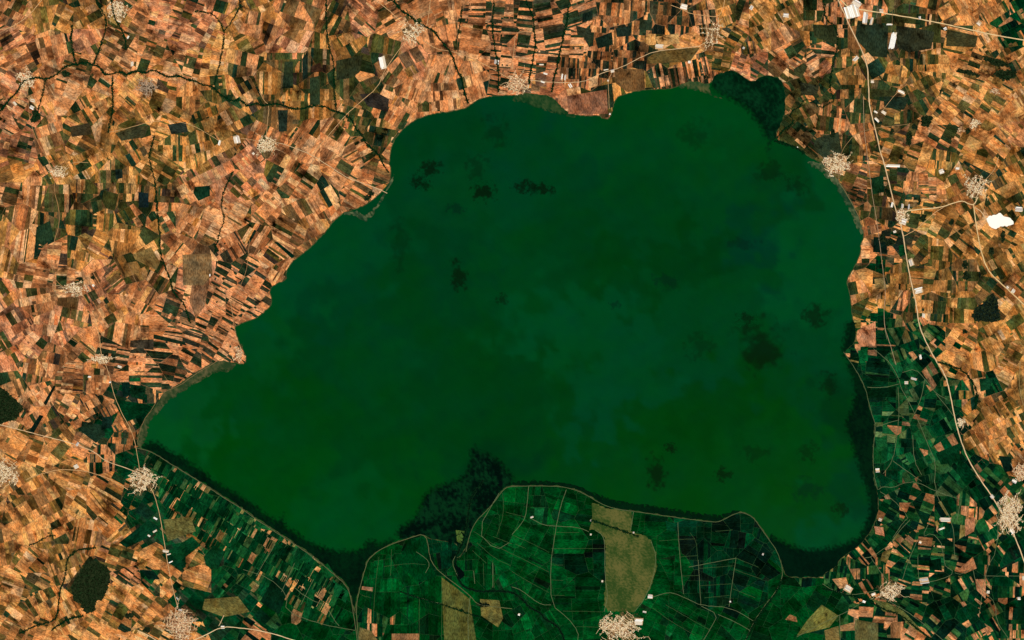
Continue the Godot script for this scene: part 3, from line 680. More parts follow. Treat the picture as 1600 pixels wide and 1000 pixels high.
func build_fields() -> void:
	# centres of the blocks of plots
	var centres := []
	var grid := {}
	var cellw := 34.0
	for s in seeds:
		centres.append([Vector2(s[0], s[1]), s])
	var tries := 0
	while tries < 26000:
		tries += 1
		centres.append([Vector2(rng.randf_range(-130, 1730), rng.randf_range(-130, 1130)), null])
	var kept := []
	for c in centres:
		var p: Vector2 = c[0]
		var key := Vector2i(int(floor(p.x / cellw)), int(floor(p.y / cellw)))
		var ok := true
		var gap := 16.0 if c[1] != null else 40.0
		for dy in range(-1, 2):
			for dx in range(-1, 2):
				for q in grid.get(key + Vector2i(dx, dy), []):
					if q.distance_to(p) < gap:
						ok = false
		if not ok:
			continue
		if in_lake(p.x, p.y) and in_lake(p.x - 30, p.y) and in_lake(p.x + 30, p.y) and in_lake(p.x, p.y - 30) and in_lake(p.x, p.y + 30):
			continue
		if not grid.has(key):
			grid[key] = []
		grid[key].append(p)
		kept.append(c)
	var plots := []      # [area, outline, height, colour, angle]
	for c in kept:
		var p: Vector2 = c[0]
		var block := PackedVector2Array([p + Vector2(-80, -80), p + Vector2(80, -80), p + Vector2(80, 80), p + Vector2(-80, 80)])
		var key := Vector2i(int(floor(p.x / cellw)), int(floor(p.y / cellw)))
		for dy in range(-4, 5):
			for dx in range(-4, 5):
				for q in grid.get(key + Vector2i(dx, dy), []):
					if q == p:
						continue
					block = cut(block, (p + q) * 0.5, (p - q).normalized())
		if block.size() < 3:
			continue
		var s: Array = c[1] if c[1] != null else nearest(p + Vector2(rng.randf_range(-20, 20), rng.randf_range(-20, 20)))
		var pal: Array = palettes[s[5]]
		var ang: float = deg_to_rad(s[2] + (0.0 if c[1] != null else rng.randfn(0.0, 4.0)))
		var dir := Vector2(cos(ang), sin(ang))
		var wet: bool = s[5] in ["polder", "deep", "meadowland", "ribbons"]
		block = shrink(block, 0.4 if rng.randf() < 0.35 and not wet else 0.05)
		# neighbouring plots of a block lean to the same few crops
		var crops := []
		for i in 4:
			crops.append(pick(pal))
		for row in slices(block, dir, s[3] * (1.6 if s[5] == "ribbons" else 1.2), 0.4, 0.08):
			var last: Array = crops[0]
			for f in slices(row, Vector2(-dir.y, dir.x), s[4] * (0.72 if s[5] == "ribbons" else 0.85 if wet else 0.66), 0.65, 0.05):
				var mid := Vector2.ZERO
				for q in f:
					mid += q
				mid /= f.size()
				if rng.randf() < 0.8:
					last = crops[rng.randi() % 4] if rng.randf() < 0.68 else pick(pal)
					if rng.randf() < 0.35:
						# the kinds of farming run into one another
						var near_: Array = nearest(mid + Vector2(rng.randfn(0.0, 14.0), rng.randfn(0.0, 14.0)))
						last = pick(palettes[near_[5]])
					# damp low ground lies in clusters of darker crops, dry rises in paler ones
					if s[5] in ["clay", "pink", "olive", "gold", "dark"]:
						var lie := noise_b.get_noise_2d(mid.x * 0.75 + 210.0, mid.y * 0.75)
						if lie < -0.16 and rng.randf() < 0.5:
							last = pick(palettes["dark" if rng.randf() < 0.6 else "olive"])
						elif lie > 0.22 and rng.randf() < 0.4:
							last = pal[0] if rng.randf() < 0.5 else [238, 182, 126, 1]
				var k := 1.0 + 0.16 * noise_a.get_noise_2d(mid.x * 2.2, mid.y * 2.2) + 0.42 * noise_c.get_noise_2d(mid.x * 0.4 + 500.0, mid.y * 0.4) + rng.randfn(0.0, 0.06)
				var warm := rng.randfn(0.0, 0.03)
				var col := shift(tone(last[0], last[1], last[2]), k * 1.40)
				col = Color(minf(1, col.r * (1.0 + warm) * 1.0), col.g * (1.0 if wet else 0.97), col.b * (1.0 - warm) * (1.0 if wet else 0.94))
				var outs := [shrink(f, (0.32 if s[5] == "ribbons" else 0.2) if wet else 0.10)]
				var touch := in_lake(mid.x, mid.y)
				for q in f:
					for d in [Vector2.ZERO, Vector2(5, 0), Vector2(-5, 0), Vector2(0, 5), Vector2(0, -5)]:
						touch = touch or in_lake(q.x + d.x, q.y + d.y)
				if touch:
					outs = Geometry2D.clip_polygons(outs[0], lake)
				for o in outs:
					if o.size() < 3:
						continue
					var ar := area(o)
					# many plots are worked in strips of slightly different tilth
					if not touch and ar > 45.0 and rng.randf() < 0.5:
						for st in slices(o, Vector2(-dir.y, dir.x) if rng.randf() < 0.7 else dir, maxf(2.2, s[4] * rng.randf_range(0.3, 0.6)), 0.5, 0.03):
							var k2 := rng.randfn(1.0, 0.10)
							var c2 := shift(col, k2)
							if rng.randf() < 0.12:
								var e2 := pick(pal)
								c2 = shift(tone(e2[0], e2[1], e2[2]), k * 1.40)
							plots.append([area(st), st, rng.randf_range(1.8, 2.5), c2, ang])
					elif ar > 1.0:
						plots.append([ar, o, rng.randf_range(1.8, 2.5), col, ang])
	# narrow plots square to the south-western dyke, in tiers
	var d0 := Vector2(238, 709)
	var d1 := Vector2(543, 922)
	var along := (d1 - d0).normalized()
	var inward := Vector2(-0.47, 0.88)
	for tier in 4:
		var t := 2.0
		while t < d0.distance_to(d1) - 4.0:
			var w := rng.randf_range(1.8, 5.5) if rng.randf() < 0.75 else rng.randf_range(6.0, 11.0)
			var near0 := 3.0 + tier * 17.0 + 3.0 * noise_b.get_noise_2d(t, tier * 50.0)
			var deep := 15.5
			var e: Array = pick(palettes["ribbons"])
			if tier < 2 and e[0] > 80 and rng.randf() < 0.6:
				e = palettes["ribbons"][rng.randi() % 3]
			elif tier > 1 and rng.randf() < 0.10:
				e = pick(palettes["gold"])
			var sag := 6.0 * sin(clampf((t - 30.0) / 300.0, 0.0, 1.0) * PI)
			var o0 := d0 + along * t + Vector2(-0.6, 0.8) * sag * 0.0
			var a := o0 + inward * near0
			var b := o0 + along * (w - 0.5) + inward * (near0 + rng.randf_range(-0.4, 0.4))
			var q := PackedVector2Array([a, b, b + inward * deep, a + inward * (deep + rng.randf_range(-0.6, 0.6))])
			var far_ok := t > 60.0 or tier < 2
			if far_ok and not in_lake(a.x, a.y) and not in_lake(b.x, b.y):
				plots.append([area(q), q, rng.randf_range(2.53, 2.6), shift(tone(e[0], e[1], e[2]), rng.randf_range(1.1, 1.4)), inward.angle()])
			t += w
	for e in big_fields():
		var q := pts(e[0])
		var c := shift(tone(e[1], e[2], e[3]), 1.3)
		plots.append([area(q), q, rng.randf_range(2.56, 2.66), c, deg_to_rad(e[4])])
	# the plots that show largest are parts of their own, the rest one part
	var shown := func(e): return e[1][0].x > 0 and e[1][0].x < 1600 and e[1][0].y > 0 and e[1][0].y < 1000
	plots.sort_custom(func(a, b): return a[0] > b[0])
	var rest := Geo.new()
	var n := 0
	for e in plots:
		if n < 300 and shown.call(e):
			var g := Geo.new()
			plot(g, e[1], e[2], e[3], e[4])
			obj("field", g.mesh(mats.field), ground)
			n += 1
		else:
			plot(rest, e[1], e[2], e[3], e[4])
	build_stains()
	var o := obj("small_fields", rest.mesh(mats.field), ground)
	o.set_meta("kind", "stuff")
	print("plots ", plots.size(), " tris ", rest.v.size() / 3)

# damp hollows, bare pale crowns of the ground and worn spots that run across the plots
func soft_patch(g: Geo, c: Vector2, rx: float, ry: float, turn: float, col: Color, strength: float, h: float) -> void:
	var rings := 4
	var seg := 18
	var ph := rng.randf() * 400.0
	var ring := []
	for i in rings + 1:
		var row := []
		for j in seg:
			var u := TAU * j / seg
			var kk := 1.0 + 0.9 * noise_b.get_noise_2d(cos(u) * 22.0 + ph, sin(u) * 22.0 + ph)
			var rr := float(i) / rings
			var q := c + Vector2(cos(u) * rx, sin(u) * ry).rotated(turn) * rr * kk
			var al := strength * smoothstep(1.0, 0.25, rr) * clampf(0.75 + 1.2 * noise_b.get_noise_2d(q.x * 6.0, q.y * 6.0), 0.0, 1.0)
			row.append([at(q.x, q.y, h), Color(col.r, col.g, col.b, al)])
		ring.append(row)
	for i in rings:
		for j in seg:
			var q := (j + 1) % seg
			for t in [[ring[i][j], ring[i][q], ring[i + 1][q]], [ring[i][j], ring[i + 1][q], ring[i + 1][j]]]:
				for e in t:
					g.v.append(e[0])
					g.n.append(Vector3.UP)
					g.c.append(e[1])
					g.uv.append(Vector2.ZERO)
					g.uv2.append(Vector2.ZERO)

func build_stains() -> void:
	var g := Geo.new()
	# pale bare ground that one can pick out
	for e in [[592, 212, 16, 12, 230, 190, 120, 0.8], [600, 205, 10, 8, 244, 206, 130, 0.7], [428, 352, 12, 7, 250, 214, 150, 0.9], [440, 342, 8, 5, 244, 200, 140, 0.8], [432, 360, 10, 8, 246, 206, 130, 0.8], [384, 345, 10, 10, 250, 206, 140, 0.8], [390, 352, 6, 6, 255, 226, 180, 0.9], [150, 172, 8, 6, 246, 206, 130, 0.8], [250, 172, 16, 9, 236, 190, 116, 0.7], [232, 185, 8, 6, 250, 200, 130, 0.7], [30, 310, 14, 14, 234, 190, 112, 0.6], [60, 272, 12, 7, 250, 210, 140, 0.8], [465, 258, 14, 9, 232, 178, 110, 0.6], [480, 305, 14, 6, 236, 176, 112, 0.6], [1040, 58, 14, 7, 234, 186, 110, 0.7], [1172, 40, 8, 10, 236, 186, 110, 0.6], [1240, 90, 12, 10, 226, 160, 112, 0.6], [1225, 100, 12, 12, 226, 160, 112, 0.6], [1590, 735, 16, 14, 250, 200, 120, 0.8], [1585, 950, 14, 10, 240, 190, 120, 0.7], [1598, 985, 6, 14, 250, 200, 120, 0.8], [1480, 268, 20, 10, 240, 190, 110, 0.6], [1550, 210, 14, 12, 240, 190, 110, 0.6], [1560, 110, 10, 8, 220, 180, 100, 0.6], [1525, 200, 20, 10, 240, 190, 120, 0.5], [1480, 285, 12, 4, 250, 210, 140, 0.7], [1355, 512, 8, 24, 214, 146, 102, 0.6], [90, 822, 14, 10, 244, 180, 110, 0.7], [105, 830, 8, 10, 250, 200, 130, 0.6], [155, 810, 12, 14, 226, 160, 100, 0.5], [272, 795, 14, 9, 216, 160, 104, 0.6], [60, 940, 12, 10, 224, 156, 110, 0.6], [215, 880, 24, 8, 196, 146, 96, 0.6], [190, 925, 14, 16, 214, 160, 104, 0.5], [185, 955, 10, 16, 214, 150, 100, 0.5], [330, 440, 16, 20, 160, 116, 80, 0.5], [175, 285, 6, 3, 250, 200, 130, 0.7], [300, 290, 10, 12, 240, 186, 116, 0.6], [1210, 92, 16, 20, 226, 164, 116, 0.5], [250, 235, 14, 12, 210, 160, 90, 0.5], [140, 240, 14, 8, 206, 156, 86, 0.5]]:
		for k in 3:
			soft_patch(g, Vector2(e[0] + rng.randf_range(-0.4, 0.4) * e[2], e[1] + rng.randf_range(-0.4, 0.4) * e[3]), e[2] * rng.randf_range(0.4, 0.9), e[3] * rng.randf_range(0.4, 0.9), rng.randf() * PI, tone(e[4], e[5], e[6]), e[7] * 0.8, 2.68 + 0.0004 * k)
	for i in 90:
		var u := rng.randf()
		var p := Vector2(rng.randf_range(1224, 1285), rng.randf_range(122, 250))
		if u < 0.35:
			p = Vector2(rng.randf_range(1480, 1600), rng.randf_range(82, 135))
		var r := rng.randf_range(3.0, 9.0)
		if not in_lake(p.x, p.y) and not in_lake(p.x - r, p.y) and not in_lake(p.x, p.y + r):
			soft_patch(g, p, r, r * rng.randf_range(0.4, 0.8), rng.randf() * PI, tone(14, 46, 26) if u > 0.35 else tone(34, 44, 22), rng.randf_range(0.3, 0.65), 2.66 + 0.0001 * i)
	for i in 2400:
		var p := Vector2(rng.randf_range(-60, 1660), rng.randf_range(-60, 1060))
		var r := rng.randf_range(3.0, 14.0) if rng.randf() < 0.75 else rng.randf_range(14.0, 30.0)
		if in_lake(p.x, p.y) or in_lake(p.x + r * 1.5, p.y) or in_lake(p.x - r * 1.5, p.y) or in_lake(p.x, p.y + r * 1.5) or in_lake(p.x, p.y - r * 1.5):
			continue
		var s: Array = nearest(p)
		var col := tone(150, 106, 66)
		var k := rng.randf()
		if s[5] in ["polder", "deep", "meadowland", "mixed", "ribbons", "swamp_edge"]:
			col = tone(2, 36, 18) if k < 0.5 else tone(12, 70, 32) if k < 0.85 else tone(60, 80, 44)
			r *= 0.6
			if rng.randf() < 0.65:
				continue
		elif k < 0.22:
			col = tone(66, 60, 38)
		elif k < 0.30:
			col = tone(30, 52, 30)
		elif k < 0.46:
			col = tone(124, 88, 60)
		elif k < 0.82:
			col = tone(226, 166, 112)
		else:
			col = tone(250, 206, 146)
			r *= 0.45
		soft_patch(g, p, r, r * rng.randf_range(0.35, 0.8), rng.randf() * PI, col, rng.randf_range(0.2, 0.6), 2.67 + 0.00002 * i)
	var m := make_material("soil_stains", false)
	m.transparency = BaseMaterial3D.TRANSPARENCY_ALPHA
	obj("soil_patches", g.mesh(m), ground).set_meta("kind", "stuff")

func big_fields() -> Array:
	# single fields that stand out: outline, tone, turn of the rows
	return [
		[[525, 95, 567, 86, 562, 113, 548, 122, 526, 125], 50, 56, 34, 92], [[445, 96, 458, 96, 458, 138, 441, 138], 44, 56, 36, 92], [[484, 122, 500, 118, 500, 164, 484, 164], 46, 60, 38, 92], [[472, 92, 481, 80, 481, 122, 473, 124], 30, 44, 34, 92], [[486, 104, 500, 98, 506, 112, 486, 113], 70, 48, 34, 10], [[562, 147, 590, 145, 608, 155, 606, 175, 575, 166], 54, 48, 42, 20],
		[[434, 172, 450, 172, 448, 205, 436, 206], 38, 52, 40, 92], [[109, 198, 140, 192, 143, 210, 112, 214], 66, 58, 38, 20], [[180, 208, 210, 198, 232, 196, 226, 214, 190, 220], 68, 66, 42, 160], [[262, 195, 290, 190, 294, 206, 268, 210], 44, 52, 44, 20], [[247, 122, 264, 140, 262, 146, 244, 138], 88, 66, 46, 40],
		[[304, 292, 328, 290, 328, 306, 310, 314, 302, 302], 22, 52, 32, 92], [[180, 265, 191, 264, 192, 278, 181, 280], 38, 58, 50, 92], [[57, 355, 78, 345, 84, 372, 68, 384, 55, 376], 36, 58, 36, 95], [[216, 300, 232, 302, 232, 324, 217, 324], 24, 40, 40, 92], [[207, 398, 236, 386, 250, 410, 244, 422, 212, 406], 128, 104, 58, 60], [[192, 412, 214, 408, 222, 424, 196, 434], 140, 104, 56, 60],
		[[285, 398, 330, 396, 332, 430, 318, 446, 286, 446], 138, 108, 70, 90], [[300, 444, 328, 436, 320, 478, 306, 498, 296, 470], 150, 108, 74, 100], [[428, 378, 434, 378, 461, 400, 456, 404], 6, 40, 26, 40], [[204, 532, 240, 530, 240, 547, 203, 542], 78, 68, 52, 4], [[240, 522, 288, 534, 292, 540, 240, 529], 24, 42, 28, 14],
		[[190, 598, 203, 598, 204, 618, 192, 620], 10, 40, 30, 92], [[203, 600, 228, 604, 226, 626, 205, 620], 14, 50, 28, 92], [[160, 652, 176, 650, 174, 668, 158, 672], 20, 44, 34, 60], [[68, 630, 84, 602, 87, 604, 72, 634], 14, 30, 22, 118], [[44, 676, 62, 648, 68, 650, 52, 678], 14, 36, 28, 118],
		[[128, 658, 160, 664, 165, 680, 150, 692, 126, 674], 30, 52, 36, 30], [[180, 624, 232, 632, 222, 650, 196, 660, 184, 640], 4, 52, 26, 30], [[186, 848, 232, 812, 250, 826, 236, 838, 198, 856], 8, 56, 32, 140], [[210, 800, 222, 784, 242, 802, 232, 812], 16, 48, 32, 50], [[262, 862, 300, 838, 314, 852, 280, 878], 10, 66, 34, 148], [[252, 866, 266, 862, 292, 880, 284, 892, 264, 880], 8, 54, 30, 40], [[318, 870, 334, 852, 352, 862, 340, 890, 322, 884], 10, 58, 30, 60], [[255, 812, 298, 808, 306, 830, 262, 846], 108, 104, 56, 20], [[320, 936, 372, 932, 390, 956, 350, 964, 316, 952], 112, 104, 54, 30], [[220, 890, 240, 892, 250, 905, 232, 906], 10, 40, 28, 40],
		[[1340, 32, 1388, 40, 1386, 90, 1362, 88, 1336, 60], 42, 56, 38, 92], [[1400, 40, 1432, 44, 1460, 50, 1455, 76, 1420, 82, 1402, 74], 50, 54, 36, 92], [[1480, 46, 1528, 56, 1524, 74, 1478, 72], 70, 66, 38, 12], [[1360, 138, 1400, 142, 1398, 150, 1362, 152], 56, 62, 34, 10], [[1380, 150, 1422, 152, 1412, 172, 1382, 168], 34, 48, 34, 20], [[1270, 38, 1308, 40, 1308, 70, 1272, 58], 50, 58, 34, 92], [[1240, 108, 1256, 98, 1262, 104, 1252, 122, 1242, 118], 62, 66, 38, 40], [[1250, 128, 1280, 134, 1276, 150, 1252, 148], 56, 60, 40, 30],
		[[1275, 216, 1310, 206, 1316, 240, 1290, 250, 1270, 232], 50, 60, 40, 40], [[910, 22, 926, 16, 926, 30, 910, 36], 26, 42, 32, 95], [[962, 44, 986, 40, 986, 56, 964, 58], 32, 46, 36, 95], [[1000, 30, 1020, 32, 1018, 48, 998, 46], 44, 56, 38, 95], [[900, 40, 924, 46, 924, 62, 902, 54], 50, 56, 38, 20], [[930, 60, 956, 50, 958, 70, 934, 76], 30, 46, 34, 95],
		[[1030, 78, 1094, 74, 1078, 96, 1010, 100, 1012, 90], 104, 86, 46, 6], [[960, 108, 1006, 108, 1008, 140, 980, 144, 962, 130], 118, 86, 50, 88], [[1022, 58, 1060, 52, 1062, 68, 1030, 72], 206, 158, 96, 10], [[886, 150, 948, 140, 950, 178, 888, 178], 150, 100, 70, 80], [[920, 122, 934, 118, 934, 134, 920, 138], 224, 168, 112, 80],
		[[1365, 370, 1386, 372, 1386, 396, 1364, 394], 14, 34, 24, 92], [[1362, 278, 1380, 274, 1382, 300, 1362, 304], 24, 62, 34, 92], [[1404, 384, 1416, 380, 1418, 396, 1406, 402], 10, 62, 30, 20], [[1366, 436, 1382, 434, 1386, 452, 1368, 452], 152, 122, 70, 5], [[1340, 516, 1368, 502, 1368, 540, 1344, 542, 1338, 528], 204, 138, 96, 80], [[1354, 610, 1400, 604, 1400, 620, 1354, 622], 4, 34, 16, 0], [[1340, 548, 1356, 544, 1356, 564, 1344, 568], 10, 88, 44, 30], [[1368, 686, 1386, 680, 1386, 702, 1370, 706], 22, 84, 42, 20], [[1530, 592, 1552, 590, 1546, 608, 1532, 612], 16, 62, 36, 20], [[1516, 622, 1530, 616, 1526, 638, 1518, 642], 18, 56, 40, 92], [[1462, 708, 1500, 692, 1500, 722, 1470, 726], 6, 54, 28, 60], [[1498, 716, 1526, 742, 1502, 748, 1494, 736], 4, 52, 26, 50], [[1560, 712, 1580, 714, 1582, 736, 1570, 738], 10, 36, 26, 60],
		[[690, 902, 712, 918, 734, 936, 744, 1000, 694, 1000, 692, 960], 88, 92, 44, 92], [[688, 862, 706, 858, 704, 884, 690, 890], 2, 50, 28, 92], [[712, 828, 726, 830, 722, 850, 714, 846], 70, 96, 42, 92], [[750, 936, 780, 938, 786, 966, 778, 980, 752, 962], 112, 106, 54, 30], [[562, 980, 580, 986, 590, 1000, 560, 1000], 116, 100, 56, 60], [[612, 990, 655, 990, 655, 1000, 612, 1000], 150, 108, 70, 92], [[566, 916, 583, 918, 582, 924, 565, 921], 176, 124, 86, 5], [[640, 842, 664, 838, 672, 880, 682, 900, 656, 910, 620, 880], 0, 56, 22, 92],
		[[1245, 993, 1262, 968, 1284, 945, 1310, 962, 1296, 980], 118, 116, 56, 140], [[1227, 968, 1234, 960, 1244, 964, 1246, 972], 150, 106, 68, 20], [[1288, 985, 1310, 978, 1312, 1000, 1290, 1000], 126, 108, 60, 30], [[1312, 978, 1334, 972, 1336, 985, 1312, 986], 150, 112, 70, 5], [[1336, 968, 1372, 974, 1372, 1000, 1336, 1000], 104, 100, 58, 90], [[1362, 936, 1388, 942, 1412, 955, 1440, 985, 1455, 1000, 1432, 985, 1404, 960, 1380, 955], 94, 100, 52, 35], [[1300, 905, 1322, 902, 1326, 916, 1312, 920], 198, 146, 96, 30], [[1498, 890, 1520, 870, 1526, 888, 1508, 896], 190, 128, 84, 130], [[1524, 905, 1540, 905, 1540, 936, 1526, 922], 190, 130, 90, 60], [[1508, 812, 1524, 808, 1522, 830, 1508, 838], 182, 124, 86, 92], [[1366, 822, 1380, 824, 1382, 838, 1368, 834], 200, 138, 100, 30], [[1452, 876, 1470, 872, 1472, 892, 1452, 890], 2, 30, 16, 90], [[1040, 814, 1056, 818, 1056, 830, 1042, 830], 4, 62, 34, 0],
		[[430, 900, 452, 918, 436, 960, 406, 940], 6, 40, 22, 118], [[484, 920, 470, 968, 480, 972, 494, 922], 12, 76, 36, 108], [[500, 886, 512, 880, 524, 900, 510, 904], 14, 84, 38, 60], [[520, 905, 545, 925, 540, 942, 522, 930], 14, 82, 40, 120], [[584, 100, 600, 90, 606, 110, 592, 122], 140, 98, 60, 60]]

# ------------------------------------------------------------------ reeds, marsh, meadow
func reed_patch(called: String, outline: Array, tall: float, lively: float, a: Color, b: Color, label: String) -> void:
	var g := Geo.new()
	var p := rough(smooth(pts(outline), true), 1.6, 4.0)
	# the side that lies in open water thins out raggedly
	var open := PackedVector2Array()
	for q in rough(p, 0.0, 3.0):
		var free := true
		for d in [Vector2(7, 0), Vector2(-7, 0), Vector2(0, 7), Vector2(0, -7), Vector2(5, 5), Vector2(-5, -5), Vector2(5, -5), Vector2(-5, 5)]:
			free = free and in_lake(q.x + d.x, q.y + d.y)
		if free and lively > 0.4:
			open.append(q)
	var band := 3.0 if called != "reed_bed" or lively <= 0.5 else 13.0
	sheet(g, p, 2.0, func(q): return 0.5 + tall * clampf(0.55 + noise_b.get_noise_2d(q.x * 5.0, q.y * 5.0), 0.0, 1.0), func(q):
		var k := clampf(0.5 + 1.1 * noise_a.get_noise_2d(q.x * 1.6, q.y * 1.6) * lively + 0.9 * noise_b.get_noise_2d(q.x * 3.1 + 50.0, q.y * 2.3) * lively + noise_a.get_noise_2d(q.x * 14.0, q.y * 14.0) * 0.8 * lively, 0.0, 1.0)
		var c := a.lerp(b, k)
		var near_ := 1e6
		for e in open:
			near_ = minf(near_, e.distance_squared_to(q))
		var fade := smoothstep(0.0, 1.0, (sqrt(near_) + 7.0 * noise_b.get_noise_2d(q.x * 4.5, q.y * 4.5)) / band)
		return Color(c.r, c.g, c.b, fade * (0.92 if open.size() > 0 else 1.0)))
	tag(obj(called, g.mesh(mats.worn)), label, "", "", "stuff")

func build_marsh() -> void:
	var dk := tone(3, 27, 16)
	var md := tone(4, 42, 20)
	reed_patch("reed_bed", [1117, 116, 1130, 113, 1145, 110, 1155, 115, 1165, 123, 1178, 129, 1188, 120, 1200, 118, 1222, 123, 1228, 150, 1226, 180, 1216, 203, 1211, 218, 1200, 245, 1194, 238, 1197, 226, 1188, 208, 1178, 190, 1162, 172, 1140, 158, 1118, 148, 1108, 142, 1110, 132], 2.6, 0.8, tone(2, 30, 16), tone(10, 62, 32), "dark green reed marsh in the north-eastern corner of the lake")
	reed_patch("reed_bed", [1340, 500, 1337, 528, 1330, 541, 1319, 550, 1327, 562, 1337, 577, 1351, 605, 1359, 640, 1367, 667, 1363, 700, 1363, 740, 1369, 765, 1373, 787, 1369, 812, 1358, 832, 1345, 848, 1336, 838, 1350, 815, 1355, 790, 1348, 755, 1336, 730, 1330, 700, 1316, 665, 1318, 655, 1327, 640, 1332, 615, 1328, 590, 1316, 560, 1310, 545, 1318, 520, 1316, 500], 2.6, 1.0, dk, tone(6, 40, 20), "long dark reed fringe along the eastern shore")
	reed_patch("reed_bed", [1358, 832, 1345, 850, 1325, 865, 1312, 875, 1307, 885, 1292, 893, 1284, 902, 1255, 902, 1228, 901, 1222, 885, 1215, 862, 1201, 842, 1205, 830, 1215, 838, 1235, 846, 1260, 856, 1285, 852, 1310, 848, 1335, 836], 2.6, 1.0, dk, tone(4, 34, 20), "black reed swamp in the south-eastern corner of the lake")
	reed_patch("reed_bed", [800, 759, 838, 758, 875, 759, 897, 763, 914, 770, 938, 785, 961, 794, 991, 798, 1026, 803, 1076, 810, 1115, 815, 1128, 813, 1145, 803, 1157, 799, 1150, 797, 1130, 804, 1108, 804, 1060, 797, 1020, 790, 980, 785, 955, 779, 930, 771, 905, 759, 880, 754, 840, 750, 800, 752], 2.2, 0.5, tone(4, 30, 16), tone(6, 42, 20), "thin reed strip outside the southern dyke")
	reed_patch("reed_bed", [800, 759, 790, 761, 781, 770, 771, 784, 756, 800, 743, 813, 736, 826, 732, 845, 727, 857, 717, 871, 712, 871, 717, 850, 690, 844, 668, 841, 661, 833, 645, 838, 622, 845, 612, 834, 620, 822, 636, 815, 650, 800, 655, 775, 672, 758, 700, 750, 722, 742, 732, 722, 732, 700, 742, 690, 750, 700, 768, 706, 784, 716, 795, 732, 808, 745], 2.8, 1.1, tone(2, 20, 14), tone(10, 56, 28), "blotchy black and green delta marsh at the river mouth")
	reed_patch("reed_bed", [620, 846, 597, 856, 584, 864, 574, 874, 569, 890, 563, 912, 556, 942, 553, 950, 548, 927, 541, 911, 521, 894, 493, 870, 461, 848, 431, 829, 401, 809, 376, 791, 351, 776, 326, 759, 306, 747, 276, 729, 256, 716, 236, 704, 219, 700, 226, 688, 246, 684, 262, 698, 290, 712, 312, 728, 336, 746, 366, 764, 398, 784, 422, 802, 436, 810, 441, 796, 448, 796, 446, 815, 462, 828, 484, 842, 508, 853, 536, 858, 562, 855, 576, 838, 584, 842, 600, 845, 612, 836], 2.6, 0.7, tone(3, 24, 14), tone(4, 42, 20), "dark reed belt along the south-western dyke")
	var gr := tone(50, 82, 48)
	var gy := tone(92, 98, 62)
	reed_patch("wet_meadow", [803, 149, 818, 146, 840, 148, 858, 150, 868, 157, 884, 175, 900, 180, 898, 183, 880, 181, 860, 176, 836, 168, 815, 160, 801, 158], 1.0, 0.7, tone(20, 66, 32), tone(74, 92, 52), "pale green wet meadow below the northern village")
	reed_patch("wet_meadow", [1058, 138, 1069, 130, 1085, 127, 1100, 132, 1109, 131, 1108, 140, 1116, 148, 1130, 154, 1122, 155, 1106, 147, 1085, 140], 1.0, 0.8, tone(36, 76, 42), tone(104, 104, 62), "olive shore meadow at the mouth of the northern inlet")
	reed_patch("wet_meadow", [1284, 255, 1298, 268, 1310, 281, 1322, 298, 1333, 318, 1342, 340, 1348, 358, 1350, 366, 1344, 366, 1338, 352, 1331, 338, 1320, 316, 1308, 296, 1296, 280, 1280, 267, 1260, 257, 1266, 250], 1.0, 0.8, tone(36, 70, 46), tone(110, 118, 80), "grey-green shore meadow along the north-eastern coast")
	reed_patch("wet_meadow", [362, 566, 345, 562, 325, 570, 300, 585, 280, 600, 255, 612, 247, 630, 238, 640, 225, 655, 217, 672, 213, 690, 217, 699, 228, 692, 231, 676, 233, 660, 241, 650, 253, 640, 263, 625, 281, 615, 293, 607, 318, 592, 340, 581, 358, 582, 370, 572], 1.0, 0.9, tone(50, 74, 42), tone(112, 104, 68), "brown reed flat along the western shore below the headland")
	reed_patch("sand_bar", [535, 333, 550, 330, 562, 331, 572, 338, 585, 325, 596, 308, 606, 292, 613, 276, 617, 270, 613, 286, 602, 304, 590, 324, 578, 342, 570, 348, 560, 340, 548, 336], 0.5, 0.9, tone(40, 72, 48), tone(120, 124, 84), "thin curved sand bar off the north-western shore")

func build_meadow() -> void:
	var o := pts([925, 785, 950, 794, 987, 800, 988, 815, 985, 830, 1007, 837, 1017, 844, 1025, 865, 1026, 885, 1020, 910, 1007, 936, 990, 956, 950, 955, 944, 945, 946, 900, 946, 855, 944, 837, 932, 830, 921, 827, 925, 815])
	var g := Geo.new()
	sheet(g, rough(o, 1.4, 3.0), 1.6, func(q): return 2.75 + 0.05 * noise_c.get_noise_2d(q.x * 5.0, q.y * 5.0), func(q):
		var k := clampf(0.5 + 1.0 * noise_a.get_noise_2d(q.x * 2.4, q.y * 2.0) + 0.8 * noise_b.get_noise_2d(q.x * 5.0, q.y * 7.0) + 0.6 * noise_b.get_noise_2d(q.x * 13.0, q.y * 13.0), 0.0, 1.0)
		var c := tone(54, 80, 34).lerp(tone(112, 110, 58), k)
		return c)
	tag(obj("pasture", g.mesh(mats.reed)), "dry olive pasture amid the polder, above the southern village", "", "", "structure")

